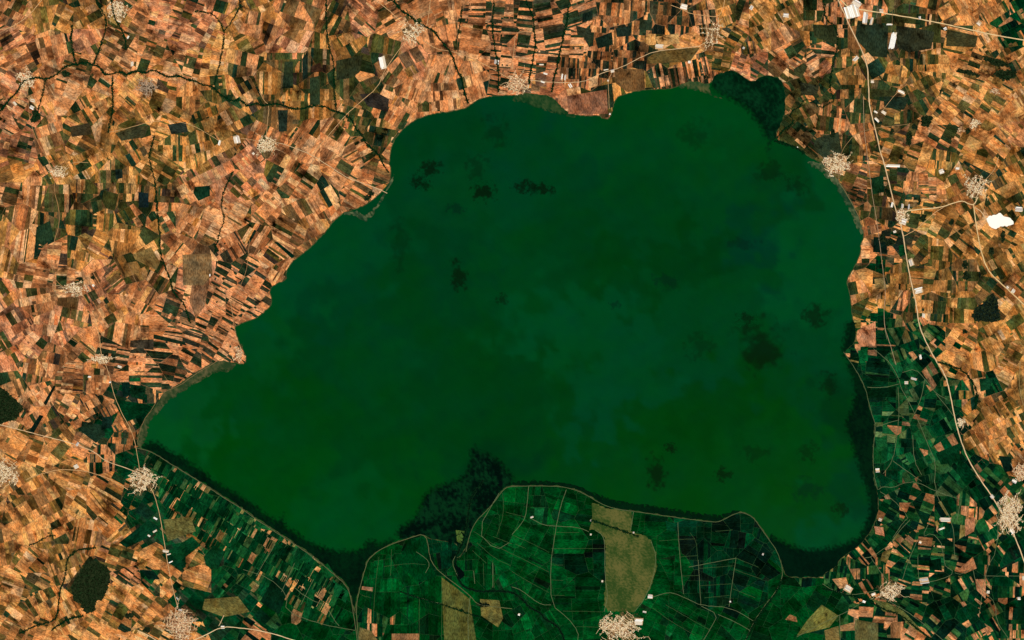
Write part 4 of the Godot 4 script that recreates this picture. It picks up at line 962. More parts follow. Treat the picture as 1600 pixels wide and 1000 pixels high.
# ------------------------------------------------------------------ streams and roads
func build_streams() -> void:
	var list := [
		["winding tree-lined stream across the north-western plain to the lake", 1.0, [0, 175, 15, 155, 30, 140, 35, 127, 45, 124, 62, 121, 71, 125, 85, 119, 100, 106, 115, 100, 122, 102, 130, 97, 145, 101, 156, 105, 162, 114, 172, 117, 185, 112, 200, 117, 210, 110, 225, 115, 240, 109, 252, 115, 265, 122, 277, 117, 290, 124, 305, 126, 315, 132, 330, 134, 342, 145, 350, 152, 362, 159, 375, 155, 387, 167, 400, 160, 412, 166, 425, 162, 442, 164, 455, 170, 472, 171, 487, 165, 505, 166, 517, 172, 535, 177, 550, 187, 555, 200, 567, 212, 572, 225, 585, 235, 595, 246, 600, 260, 608, 270]],
		["short straight brook joining the main stream from the north-west", 0.8, [112, 40, 114, 47, 110, 60, 114, 77, 116, 92, 120, 101]],
		["brook running down beside the northernmost western village", 0.8, [150, 0, 160, 17, 166, 30, 165, 50, 157, 72, 150, 90, 147, 101]],
		["brook through the northernmost western village", 0.8, [174, 0, 179, 30, 190, 45, 197, 65, 196, 76]],
		["narrow brook leaving the main stream southwards by the western village", 0.55, [71, 125, 67, 147, 60, 172, 55, 187]],
		["brook with a dense tree row west of the grey village", 0.7, [176, 118, 176, 142, 177, 172, 171, 195, 169, 208]],
		["forked brook from the north to the bend of the main stream", 0.6, [305, 17, 325, 20, 337, 25, 350, 45, 350, 62, 346, 87, 341, 110, 335, 133]],
		["short side brook north of the fork", 0.5, [377, 7, 362, 35, 350, 48]],
		["straight ditch through the dark fields of the north", 0.7, [510, 0, 510, 45, 514, 75, 522, 97, 522, 140, 525, 172]],
		["dark wooded stream past the northern village to the lake", 1.15, [605, 0, 617, 2, 625, 15, 640, 25, 660, 40, 677, 47, 687, 62, 700, 77, 709, 90, 712, 107, 722, 122, 725, 145, 732, 162]],
		["short ditch east of the wooded stream", 0.5, [722, 10, 718, 45, 712, 68]],
		["tree-lined ditch running down to the northern shore village", 0.7, [772, 0, 769, 37, 771, 65, 777, 92, 779, 118, 779, 144]],
		["tree-lined ditch west of the strip fields", 0.8, [820, 0, 832, 20, 835, 47, 837, 75, 831, 100, 826, 132]],
		["tree-lined ditch in the middle of the strip fields", 0.9, [888, 10, 887, 32, 880, 57, 872, 97, 866, 122, 862, 144]],
		["narrow stream from the main road to the western villages", 0.6, [242, 212, 235, 235, 233, 250, 238, 268, 242, 282, 244, 305, 247, 342, 250, 367, 250, 395, 257, 415, 265, 435, 272, 460, 287, 472, 294, 495, 298, 505]],
		["narrow ditch running south through the western clay fields", 0.5, [364, 268, 350, 297, 345, 322, 352, 342, 342, 367, 335, 397]],
		["stream bending round the wooded hill in the south-west", 0.7, [150, 856, 120, 859, 105, 872, 101, 905, 94, 920, 91, 950, 87, 970, 57, 977, 30, 990]],
		["small stream across the golden fields of the south-west", 0.5, [45, 852, 60, 847, 70, 839, 87, 836]],
		["green brook at the foot of the wooded hill", 0.8, [130, 962, 107, 967, 92, 977, 80, 985]],
		["meandering creek into the north-eastern marsh", 0.45, [1286, 0, 1290, 32, 1307, 40, 1310, 70, 1300, 105, 1296, 135, 1304, 157, 1295, 162, 1282, 170, 1270, 157, 1257, 154, 1252, 165, 1232, 177, 1242, 192, 1227, 200, 1212, 217]],
		["black water channel on the edge of the north-eastern marsh", 1.1, [1211, 220, 1222, 224, 1232, 227, 1245, 232, 1258, 240]],
		["green stream from the highway into the eastern fields", 0.8, [1465, 565, 1487, 572, 1507, 580, 1522, 600, 1527, 615, 1523, 640]],
		["dark river winding from the delta past the southern polder", 1.9, [755, 750, 745, 765, 734, 782, 732, 807, 727, 835, 720, 855, 711, 872, 712, 890, 717, 907, 725, 917, 750, 925, 775, 923, 800, 925, 815, 935, 827, 950, 845, 957, 850, 967, 870, 977, 880, 992, 882, 1010], 5],
		["canal crossing the southern polder to the pond", 0.6, [625, 925, 657, 935, 695, 946, 730, 957, 750, 965, 767, 975]],
		["dark channel south of the south-eastern village", 1.2, [1285, 920, 1312, 925, 1330, 932, 1352, 935, 1370, 947, 1390, 955, 1410, 962, 1430, 980, 1457, 1000, 1475, 1015], 10],
		["drain along the pasture of the polder", 0.7, [923, 813, 945, 820, 975, 830, 998, 838]],
		["dark drain along the diagonal dyke in the south-east", 0.7, [1222, 905, 1214, 925, 1198, 945, 1178, 974, 1164, 1004]]]
	for e in [[[709, 876, 714, 884, 724, 892, 726, 900, 718, 906, 713, 898], "black pool where the southern river widens"], [[746, 940, 756, 943, 766, 943, 765, 948, 750, 948], "black pond on the canal of the southern polder"], [[779, 750, 786, 752, 785, 760, 777, 760], "small black pool behind the southern dyke"]]:
		var pg := Geo.new()
		sheet(pg, rough(smooth(pts(e[0]), true), 0.6, 2.0), 3.0, func(_q): return 3.02, func(_q): return tone(4, 16, 14))
		tag(obj("pond", pg.mesh(mats.water)), e[1], "", "", "structure")
	for e in list:
		var line := rough(smooth(pts(e[2])), 0.9, 2.5, false)
		var g := Geo.new()
		ribbon(g, line, 18.0 * e[1], 2.78, 1.6, 12.0 * e[1], tone(5, 24, 16), tone(18, 48, 24))
		tag(obj("stream", g.mesh(mats.water)), e[0], "", "", "structure")
		var spots := []
		for i in line.size() - 1:
			var d := (line[i + 1] - line[i])
			var s := Vector2(-d.y, d.x).normalized()
			var k: float = clampf(0.75 + 1.5 * noise_b.get_noise_2d(line[i].x * 3.0, line[i].y * 3.0), 0.15, 1.6) * e[1]
			for j in (int(24.0 * k) + 4 if e.size() < 4 else e[3]):
				var q := line[i] + d * rng.randf() + s * rng.randfn(0.0, 0.65 * k + 0.45)
				var w := rng.randf_range(12.0, 24.0)
				spots.append([at(q.x, q.y, 2.0), w, w * rng.randf_range(0.6, 0.95), shift(tone(10, 50, 24), rng.randf_range(0.7, 1.4))])
		tag(crowns("riverside_trees", spots), "trees crowding the banks of the " + String(e[0]).get_slice(" ", 0) + " " + " ".join(String(e[0]).split(" ").slice(1, 9)), "", "", "stuff")

func road(called: String, label: String, width: float, a: Array, col: Color, raised := 0.0) -> void:
	road_n += 1
	var line := rough(smooth(pts(a)), 0.25, 5.0, false)
	var g := Geo.new()
	var h := 2.95 + raised + road_n * 0.012
	ribbon(g, line, width, h, 1.6, 3.0 + raised * 2.0, col, tone(96, 88, 56) if raised == 0.0 else tone(44, 70, 36))
	var o := obj(called, g.mesh(mats.road))
	tag(o, label, "", "", "structure")
	if called in ["farm_track", "field_drain"]:
		tracks.append([o, line[line.size() / 2], line[line.size() - 1] - line[0]])
var road_n := 0
var tracks := []

# says which track is which by the place it runs past
func name_tracks() -> void:
	var said := {}
	for t in tracks:
		var best := 1e9
		var by := ""
		for c in get_children():
			if c.has_meta("category") and not c.has_meta("kind") and not String(c.name).begins_with("water_weed"):
				var p: Vector3 = c.position
				var d := Vector2(p.x / S + 800.0, p.z / S + 500.0).distance_to(t[1])
				if d < best and not said.has(c.get_meta("label")):
					best = d
					by = c.get_meta("label")
		said[by] = true
		var way: String = "upright" if absf(t[2].y) > absf(t[2].x) * 1.6 else "level" if absf(t[2].x) > absf(t[2].y) * 1.6 else "slanting"
		var o: Node = t[0]
		o.set_meta("label", "%s %s near the %s" % [way, o.get_meta("label"), " ".join(by.split(" ").slice(0, 10))])

func build_roads() -> void:
	var cream := tone(250, 212, 160)
	var sand := tone(240, 190, 132)
	var grey := tone(196, 164, 128)
	var pale := tone(120, 138, 96)
	road("highway", "main highway running the whole length of the eastern plain", 26, [1308, -4, 1325, 35, 1345, 75, 1355, 100, 1357, 130, 1358, 160, 1362, 180, 1370, 212, 1376, 240, 1381, 252, 1390, 290, 1400, 330, 1410, 360, 1415, 395, 1422, 435, 1429, 462, 1434, 492, 1435, 502, 1442, 525, 1460, 560, 1477, 585, 1485, 617, 1492, 655, 1500, 685, 1512, 717, 1532, 750, 1550, 775, 1560, 792, 1575, 820, 1585, 837, 1597, 867, 1606, 895], cream)
	road("highway", "straight highway to the east past the white factories", 26, [1310, -4, 1325, 12, 1345, 15, 1390, 22, 1450, 32, 1500, 43, 1550, 54, 1606, 64], tone(255, 220, 160))
	road("railway", "straight railway line between the highway and the lake", 11, [1349, 150, 1350, 205, 1356, 248, 1362, 300, 1370, 345, 1375, 385, 1380, 425, 1384, 460, 1381, 485, 1382, 512, 1390, 535, 1400, 570], grey)
	road("road", "pale road entering from the west to the south-western village", 17, [-6, 662, 60, 679, 115, 693, 150, 707, 162, 719, 190, 729, 218, 739], cream)
	road("road", "curved sandy lane between the two south-western villages", 12, [40, 750, 50, 745, 80, 736, 100, 733, 135, 736, 160, 744, 175, 750, 200, 765], sand)
	road("road", "pale road from the west-shore junction north through the clay fields", 12, [147, 496, 156, 527, 157, 548, 161, 562, 168, 576, 174, 600, 178, 617, 190, 645, 205, 672, 212, 695, 215, 715, 219, 736], sand)
	road("road", "road south from the south-western village past long sheds", 14, [235, 762, 241, 772, 250, 805, 257, 850, 262, 880, 270, 920, 278, 950], sand)
	road("road", "pale main road along the south-western edge", 20, [215, 985, 232, 993, 250, 1004], cream)
	road("road", "bright main road east of the bottom-left village", 20, [296, 1003, 320, 993, 347, 979, 375, 981, 400, 984, 430, 991, 470, 1004], tone(255, 222, 168))
	road("road", "short bright spur off the bottom-left main road", 14, [342, 978, 346, 970, 350, 961], cream)
	road("road", "winding road down the western side through two villages", 11, [42, 130, 45, 160, 46, 185, 56, 217, 75, 250, 87, 277, 84, 297, 92, 325, 93, 350, 85, 375, 80, 405, 84, 435, 100, 450, 112, 455], tone(206, 152, 100))
	road("road", "lane south-west from the western speckled village", 10, [100, 455, 72, 465, 65, 480, 50, 497, 40, 506], tone(176, 136, 90))
	road("road", "sandy road across the north-western corner", 15, [70, -6, 45, 25, 15, 45, -6, 46], sand)
	road("road", "pale road from the north to the wooded village", 13, [580, -4, 607, 15, 622, 30, 637, 42], sand)
	road("road", "short road north of the wooded village", 12, [673, -4, 670, 22, 667, 40], sand)
	road("road", "road from the wooded village to the northern shore village", 12, [660, 62, 682, 77, 700, 79, 725, 86, 750, 97, 775, 110, 800, 126], sand)
	road("road", "diagonal sandy road from the wooded village to the crossing", 12, [636, 62, 622, 80, 610, 97, 600, 112, 590, 137, 562, 160, 540, 180, 515, 210, 487, 242], sand)
	road("road", "pale road from the western star village to the shore", 13, [420, 222, 440, 224, 457, 230, 487, 242, 500, 250, 530, 270, 545, 279, 570, 287, 595, 297, 605, 302], cream)
	road("road", "short lane north of the western star village", 10, [405, 143, 413, 158, 421, 164, 418, 190, 416, 215], sand)
	road("road", "north shore road past the white sheds", 13, [815, 125, 840, 126, 862, 129, 900, 129, 920, 125, 940, 114, 970, 106, 1000, 90, 1022, 80, 1062, 76, 1094, 72], cream)
	road("road", "lane to the small northern headland", 9, [957, 112, 950, 125, 951, 145, 952, 170], sand)
	road("road", "road north-west of the gridded village", 13, [1048, 8, 1065, 14, 1080, 22, 1100, 24, 1122, 27, 1130, 14, 1133, -4], sand)
	road("road", "lane west of the strip fields", 9, [800, 110, 803, 80, 805, 52, 820, 49, 835, 47], sand)
	road("road", "lane from the gridded village towards the lake", 9, [1096, 74, 1088, 82, 1078, 97], sand)
	road("road", "bright road from the highway to the eastern village", 23, [1404, 331, 1437, 327, 1472, 324, 1495, 315, 1505, 314, 1515, 319, 1522, 320, 1528, 308], tone(255, 220, 160))
	road("road", "bright road from the eastern village to the south-east", 25, [1521, 320, 1525, 350, 1532, 390, 1542, 420, 1555, 435, 1580, 457, 1606, 482], tone(255, 216, 152))
	road("road", "curved haul road from the eastern village to the quarry", 17, [1524, 324, 1535, 332, 1542, 347, 1550, 356], cream)
	road("road", "sandy link road south of the bright eastern road", 12, [1412, 369, 1430, 360, 1450, 342, 1460, 332, 1474, 324], sand)
	road("road", "lane from the eastern village northwards", 10, [1530, 290, 1545, 276, 1556, 262, 1560, 245], sand)
	road("road", "lane from the north-eastern shore village to the highway", 10, [1312, 250, 1317, 232, 1335, 210, 1350, 204, 1375, 199, 1420, 194], tone(178, 140, 94))
	road("road", "shore road below the north-eastern village", 12, [1310, 268, 1310, 284, 1316, 292, 1330, 315, 1344, 342, 1352, 364], tone(150, 122, 84))
	road("road", "lane through the dark north-eastern fields", 8, [1395, 4, 1394, 40, 1388, 80, 1400, 112, 1415, 135, 1424, 160], tone(140, 112, 76))
	road("road", "farm lane joining the sheds east of the highway", 7, [1404, 142, 1390, 158, 1380, 172], sand)
	road("road", "north-eastern lane among golden fields", 9, [1494, -4, 1510, 20, 1530, 36, 1540, 48], tone(196, 152, 96))
	road("road", "eastern lane down the right-hand fields", 9, [1594, 565, 1592, 590, 1595, 620, 1602, 640], tone(190, 160, 104))
	road("track", "track along the reed flat on the western shore", 7, [215, 690, 222, 660, 240, 636, 250, 615, 280, 603, 300, 588, 328, 571, 345, 561, 358, 556], tone(170, 136, 92))
	road("road", "shore road of the headland village", 10, [360, 470, 364, 495, 366, 512, 370, 530, 378, 548, 384, 562], tone(220, 170, 116))
	road("road", "sandy lane from the headland northwards", 8, [390, 375, 388, 395, 385, 425, 372, 455, 360, 476], tone(206, 152, 100))
	road("road", "pale lane arching over the bare ground south of the grey village", 9, [170, 207, 200, 200, 235, 190, 270, 188, 300, 195, 330, 212, 345, 222], sand)
	road("road", "short lane from the star village to the white farm hall", 9, [408, 222, 392, 218, 376, 216], sand)
	road("road", "short lane east of the striped-field village", 8, [100, 264, 108, 256, 120, 253, 138, 254], sand)
	road("road", "lane north-west of the western lane village", 8, [155, 558, 138, 545, 112, 530, 80, 512, 60, 500], tone(206, 152, 104))
	road("road", "lane between the western lane village and the pond village", 7, [150, 498, 142, 480, 130, 462], tone(206, 152, 104))
	road("road", "lane south from the striped-field village's fields", 7, [200, 412, 212, 440, 230, 470, 248, 492], tone(196, 146, 100))
	road("road", "lane on the golden ground in the south-west", 7, [0, 776, 30, 790, 52, 812, 66, 846, 84, 870], tone(206, 150, 96))
	road("road", "lane from the bottom left village towards the wooded hill", 7, [262, 968, 230, 960, 200, 950, 178, 930, 172, 905], tone(206, 150, 100))
	# dykes of the polders
	var dyke := tone(112, 120, 80)
	road("dyke_road", "long straight dyke road along the south-western shore", 12, [214, 700, 235, 705, 255, 717, 275, 730, 305, 748, 325, 761, 350, 778, 375, 793, 400, 811, 430, 831, 460, 850, 492, 872, 520, 896, 540, 913, 547, 928, 551, 950, 555, 975, 559, 1004], tone(120, 116, 80), 1.6)
	road("dyke_road", "curved dyke road west of the delta marsh", 10, [561, 1004, 557, 965, 557, 942, 564, 912, 570, 890, 575, 875, 585, 865, 597, 857, 620, 847, 645, 839, 660, 834, 668, 843, 671, 870, 680, 887, 695, 900, 715, 915, 735, 931, 745, 944, 765, 947, 800, 951], tone(126, 126, 84), 1.6)
	road("dyke_road", "dyke road along the southern shore of the lake", 10, [728, 862, 731, 845, 737, 827, 744, 814, 757, 801, 772, 785, 782, 771, 790, 762, 800, 760, 838, 759, 875, 760, 895, 764, 912, 771, 937, 786, 960, 795, 990, 799, 1025, 804, 1075, 811, 1115, 816, 1127, 814, 1145, 804, 1157, 800, 1170, 804, 1180, 812, 1192, 830, 1200, 841, 1215, 862, 1222, 885, 1223, 902, 1212, 925, 1197, 943, 1177, 972, 1163, 1004], dyke, 1.6)
	road("dyke_road", "dyke road along the eastern shore of the lake", 9, [1318, 550, 1337, 577, 1352, 605, 1360, 640, 1369, 667, 1364, 700, 1365, 740, 1371, 765], tone(110, 122, 84), 1.6)
	var lanes := [[826, 760, 824, 785, 821, 808, 812, 822, 800, 835], [885, 765, 876, 790, 869, 822, 860, 882, 861, 945, 887, 965, 904, 987, 902, 1004], [800, 917, 815, 922, 832, 936, 847, 945, 861, 945], [830, 810, 850, 821, 870, 822, 905, 824, 920, 831], [1017, 845, 1026, 870, 1020, 905, 1007, 936, 992, 955], [1007, 937, 1037, 927, 1052, 926, 1075, 936, 1095, 946, 1142, 949, 1177, 970], [1059, 816, 1062, 870, 1068, 928], [1091, 875, 1093, 910, 1095, 946], [1150, 872, 1144, 910, 1139, 948], [1096, 947, 1122, 960, 1110, 982, 1097, 1004], [1122, 960, 1150, 972, 1174, 986], [1076, 886, 1150, 872], [944, 956, 950, 930, 945, 900, 945, 850, 942, 836, 930, 828], [985, 830, 988, 812, 990, 800], [735, 931, 731, 960, 732, 1004], [445, 905, 480, 935, 510, 946, 523, 970, 530, 978], [380, 890, 420, 902, 450, 930, 445, 955, 500, 975, 555, 985], [430, 850, 400, 900], [460, 880, 440, 925], [490, 905, 470, 945], [665, 895, 672, 882, 665, 872, 650, 862], [625, 925, 690, 944], [712, 868, 706, 880, 715, 900], [780, 770, 745, 830, 775, 860, 795, 848], [740, 892, 742, 912], [770, 880, 770, 918],
		[1365, 545, 1380, 558, 1390, 566, 1404, 590, 1407, 605, 1417, 622, 1430, 647, 1442, 675, 1452, 700, 1462, 722, 1460, 754], [1403, 605, 1405, 640, 1402, 680, 1395, 720, 1380, 740], [1369, 667, 1390, 660, 1405, 656], [1445, 592, 1440, 620, 1430, 645], [1410, 582, 1430, 576, 1445, 592, 1462, 615, 1480, 624], [1462, 615, 1475, 630, 1490, 650], [1355, 605, 1380, 606, 1404, 600], [1395, 720, 1420, 738, 1440, 752], [1382, 512, 1386, 530], [1426, 680, 1428, 720, 1440, 742], [1372, 765, 1380, 760, 1396, 762, 1410, 755, 1432, 752, 1462, 768, 1500, 780], [1375, 768, 1395, 780, 1420, 808, 1412, 815, 1395, 840], [1460, 750, 1465, 780, 1480, 800, 1485, 812, 1491, 832, 1491, 865, 1494, 875], [1477, 884, 1472, 857, 1470, 847, 1456, 832, 1440, 840, 1456, 808], [1412, 910, 1437, 912, 1472, 905, 1492, 895, 1477, 884], [1492, 895, 1502, 898, 1518, 888], [1520, 890, 1525, 910, 1540, 926, 1555, 942, 1557, 970, 1570, 990, 1582, 1004], [1537, 900, 1600, 900], [1350, 939, 1330, 952, 1312, 961, 1282, 975, 1245, 995], [1312, 962, 1313, 1004], [1370, 930, 1412, 952, 1450, 980, 1478, 1004], [1285, 912, 1300, 922, 1330, 930, 1360, 925, 1372, 922], [1434, 842, 1418, 880, 1410, 905], [1360, 870, 1380, 900, 1395, 915], [1350, 872, 1362, 870, 1392, 850, 1400, 835, 1422, 812], [1502, 780, 1495, 812], [1434, 870, 1435, 905], [1560, 790, 1558, 860, 1540, 890, 1530, 960]]
	for l in [[800, 836, 829, 848, 858, 863], [800, 865, 830, 880, 858, 894], [800, 893, 828, 910, 858, 926], [805, 850, 822, 857], [862, 857, 900, 857, 944, 857], [861, 883, 880, 883], [861, 906, 880, 907], [862, 930, 882, 930], [880, 955, 910, 955, 942, 956], [900, 979, 940, 980], [870, 832, 905, 832], [740, 830, 770, 850, 800, 866], [745, 848, 772, 872, 798, 884], [738, 860, 760, 880], [785, 770, 788, 800, 776, 838], [790, 800, 822, 808], [770, 875, 772, 918], [755, 880, 756, 915], [800, 850, 770, 838], [1030, 845, 1060, 843, 1085, 842], [1062, 870, 1090, 868], [1064, 900, 1092, 899], [1092, 888, 1146, 884], [1094, 915, 1143, 912], [1100, 934, 1140, 930], [1090, 875, 1088, 845, 1078, 832], [1118, 830, 1145, 828], [1150, 872, 1185, 886], [1148, 890, 1190, 905], [1145, 920, 1180, 934], [1040, 945, 1075, 965, 1110, 985], [1020, 950, 1050, 972, 1085, 992], [592, 870, 586, 920, 582, 985], [612, 858, 610, 900], [600, 885, 640, 880, 665, 882], [690, 905, 690, 1000], [655, 935, 655, 990], [565, 930, 580, 934]]:
		road("field_drain", "thin green drain", 5.0, l, tone(44, 104, 58))
	for i in lanes.size():
		road("farm_track", "pale farm track", 7.5, lanes[i], pale)

# ------------------------------------------------------------------ woods
func wood(called: String, outline: Array, per: float, a: Color, label: String, tall := 10.0) -> void:
	var p := rough(smooth(pts(outline), true), 2.0, 2.0)
	var lo := p[0]
	var hi := p[0]
	for q in p:
		lo = lo.min(q)
		hi = hi.max(q)
	var spots := []
	var n := int((hi.x - lo.x) * (hi.y - lo.y) * per)
	for i in n:
		var q := Vector2(rng.randf_range(lo.x, hi.x), rng.randf_range(lo.y, hi.y))
		if not Geometry2D.is_point_in_polygon(q, p) or not Geometry2D.is_point_in_polygon(q + Vector2(rng.randfn(0.0, 2.0), rng.randfn(0.0, 2.0)), p):
			continue
		if noise_b.get_noise_2d(q.x * 4.0, q.y * 4.0) < -0.32:
			continue
		var w := rng.randf_range(0.8, 1.5) * tall
		spots.append([at(q.x, q.y, 1.8), w, w * rng.randf_range(0.7, 1.0), shift(a, rng.randf_range(0.6, 1.4) * (1.0 + 0.9 * noise_b.get_noise_2d(q.x * 6.0, q.y * 6.0)))])
	var g := Geo.new()
	sheet(g, p, 6.0, func(_q): return 2.82, func(_q): return tone(46, 56, 32))
	var floor_ := obj(called, g.mesh(mats.reed))
	tag(floor_, label, "", "", "stuff")
	crowns("tree_crowns", spots, floor_)

func build_woods() -> void:
	var w := tone(16, 42, 20)
	wood("woods", [-20, 598, 0, 604, 12, 612, 28, 628, 38, 637, 27, 654, 8, 662, -20, 664], 2.2, w, "dark wood at the western edge above the straight road")
	wood("woods", [125, 890, 135, 881, 155, 878, 170, 886, 172, 900, 169, 920, 162, 935, 150, 941, 147, 957, 132, 959, 129, 947, 117, 940, 110, 922, 115, 905], 2.2, tone(24, 46, 22), "dark round wood on the hill in the south-west")
	wood("woods", [1530, 87, 1550, 90, 1575, 98, 1578, 106, 1560, 104, 1545, 99], 2.4, w, "long pine strip on the north-eastern hills, upper one")
	wood("woods", [1492, 108, 1512, 108, 1532, 115, 1530, 122, 1512, 116, 1498, 114], 2.4, w, "dark pine patch west of the long strip")
	wood("woods", [1550, 112, 1570, 108, 1590, 112, 1588, 122, 1570, 127, 1556, 120], 2.4, w, "dark pine patch below the long strip")
	wood("woods", [1438, 182, 1456, 180, 1456, 196, 1446, 200, 1438, 196], 2.4, w, "square dark grove near the north-eastern lane")
	wood("woods", [1414, 206, 1426, 206, 1424, 228, 1416, 228], 2.4, w, "upright dark grove south of the square one")
	wood("woods", [1518, 500, 1522, 482, 1537, 472, 1552, 455, 1558, 470, 1562, 486, 1566, 502, 1545, 504], 2.4, tone(14, 34, 34), "blue-black plantation in the eastern fields")
	var groves := [[1508, 413, 4.5, 6, "dark grove, upper of the pair east of the highway"], [1510, 432, 5.5, 6, "dark grove, lower of the pair east of the highway"], [1550, 392, 4, 6, "slanting dark grove beside the curved eastern road"], [1567, 370, 3, 9, "narrow dark tree row below the quarry"], [1443, 340, 5, 6.5, "black grove south of the bright eastern road"], [1436, 316, 2, 8, "slim dark tree row north of the bright eastern road"], [1486, 347, 3, 6, "slim dark grove west of the quarry road"], [1380, 372, 6, 8, "black grove beside the railway line"], [1392, 378, 7, 6, "black grove east of the railway grove"], [1430, 198, 4, 4, "small round grove left of the upright one"], [1470, 142, 4, 3.5, "small grove on the north-eastern slope"], [1448, 135, 3, 3, "tiny grove beside the north-eastern lane"], [1300, 207, 3, 8, "slim dark grove beside the marsh village road"], [1302, 175, 5, 3, "flat dark grove near the creek bend"], [1508, 518, 3.5, 3.5, "tiny round grove in the eastern plain"], [202, 962, 6, 4.5, "black grove above the bottom-left village"], [228, 985, 6, 4, "dark grove below the bottom-left village lanes"], [126, 437, 7, 3, "dark pond grove beside the western speckled village"], [145, 434, 4, 3, "small dark grove east of the pond grove"], [754, 944, 9, 3, "dark pond thicket on the southern polder"], [573, 309, 5, 4, "dark fish pond thicket beside the north-western shore"], [580, 303, 5, 3, "small dark thicket beside the shore ponds"], [104, 115, 8, 5, "green copse south of the western stream bend"], [357, 152, 8, 6, "broad green copse on the main stream"], [1394, 205, 3, 6, "small dark grove between railway and lane"], [1512, 206, 5, 4, "small grove south of the cream hamlet"], [55, 182, 8, 10, "green copse on the narrow western brook"]]
	for e in groves:
		var o := []
		for k in 8:
			var lobe := rng.randf_range(0.75, 1.5)
			o.append(e[0] + cos(TAU * k / 8) * e[2] * lobe)
			o.append(e[1] + sin(TAU * k / 8) * e[3] * lobe)
		wood("grove", o, 2.6, tone(14, 38, 24) if not String(e[4]).contains("green") else tone(16, 52, 28), e[4])

# ------------------------------------------------------------------ villages
func house(g: Geo, c: Vector3, l: float, w: float, h: float, turn: float, wall: Color, roof: Color) -> void:
	var b := Basis(Vector3.UP, turn)
	var p := []
	for s in [[-1, -1], [1, -1], [1, 1], [-1, 1]]:
		p.append(c + b * Vector3(s[0] * l * 0.5, 0, s[1] * w * 0.5))
	var up := Vector3(0, h, 0)
	for i in 4:
		var q := (i + 1) % 4
		g.quad(p[q], p[i], p[i] + up, p[q] + up, wall)
	var ov := 1.06
	var e := []
	for i in 4:
		e.append(c + (p[i] - c) * ov + up)
	var r0 := c + b * Vector3(-l * 0.5 * ov, h + w * 0.22, 0)
	var r1 := c + b * Vector3(l * 0.5 * ov, h + w * 0.22, 0)
	g.quad(e[0], e[1], r1, r0, roof)
	g.quad(e[2], e[3], r0, r1, roof)
	g.tri(e[3], e[0], r0, wall)
	g.tri(e[1], e[2], r1, wall)

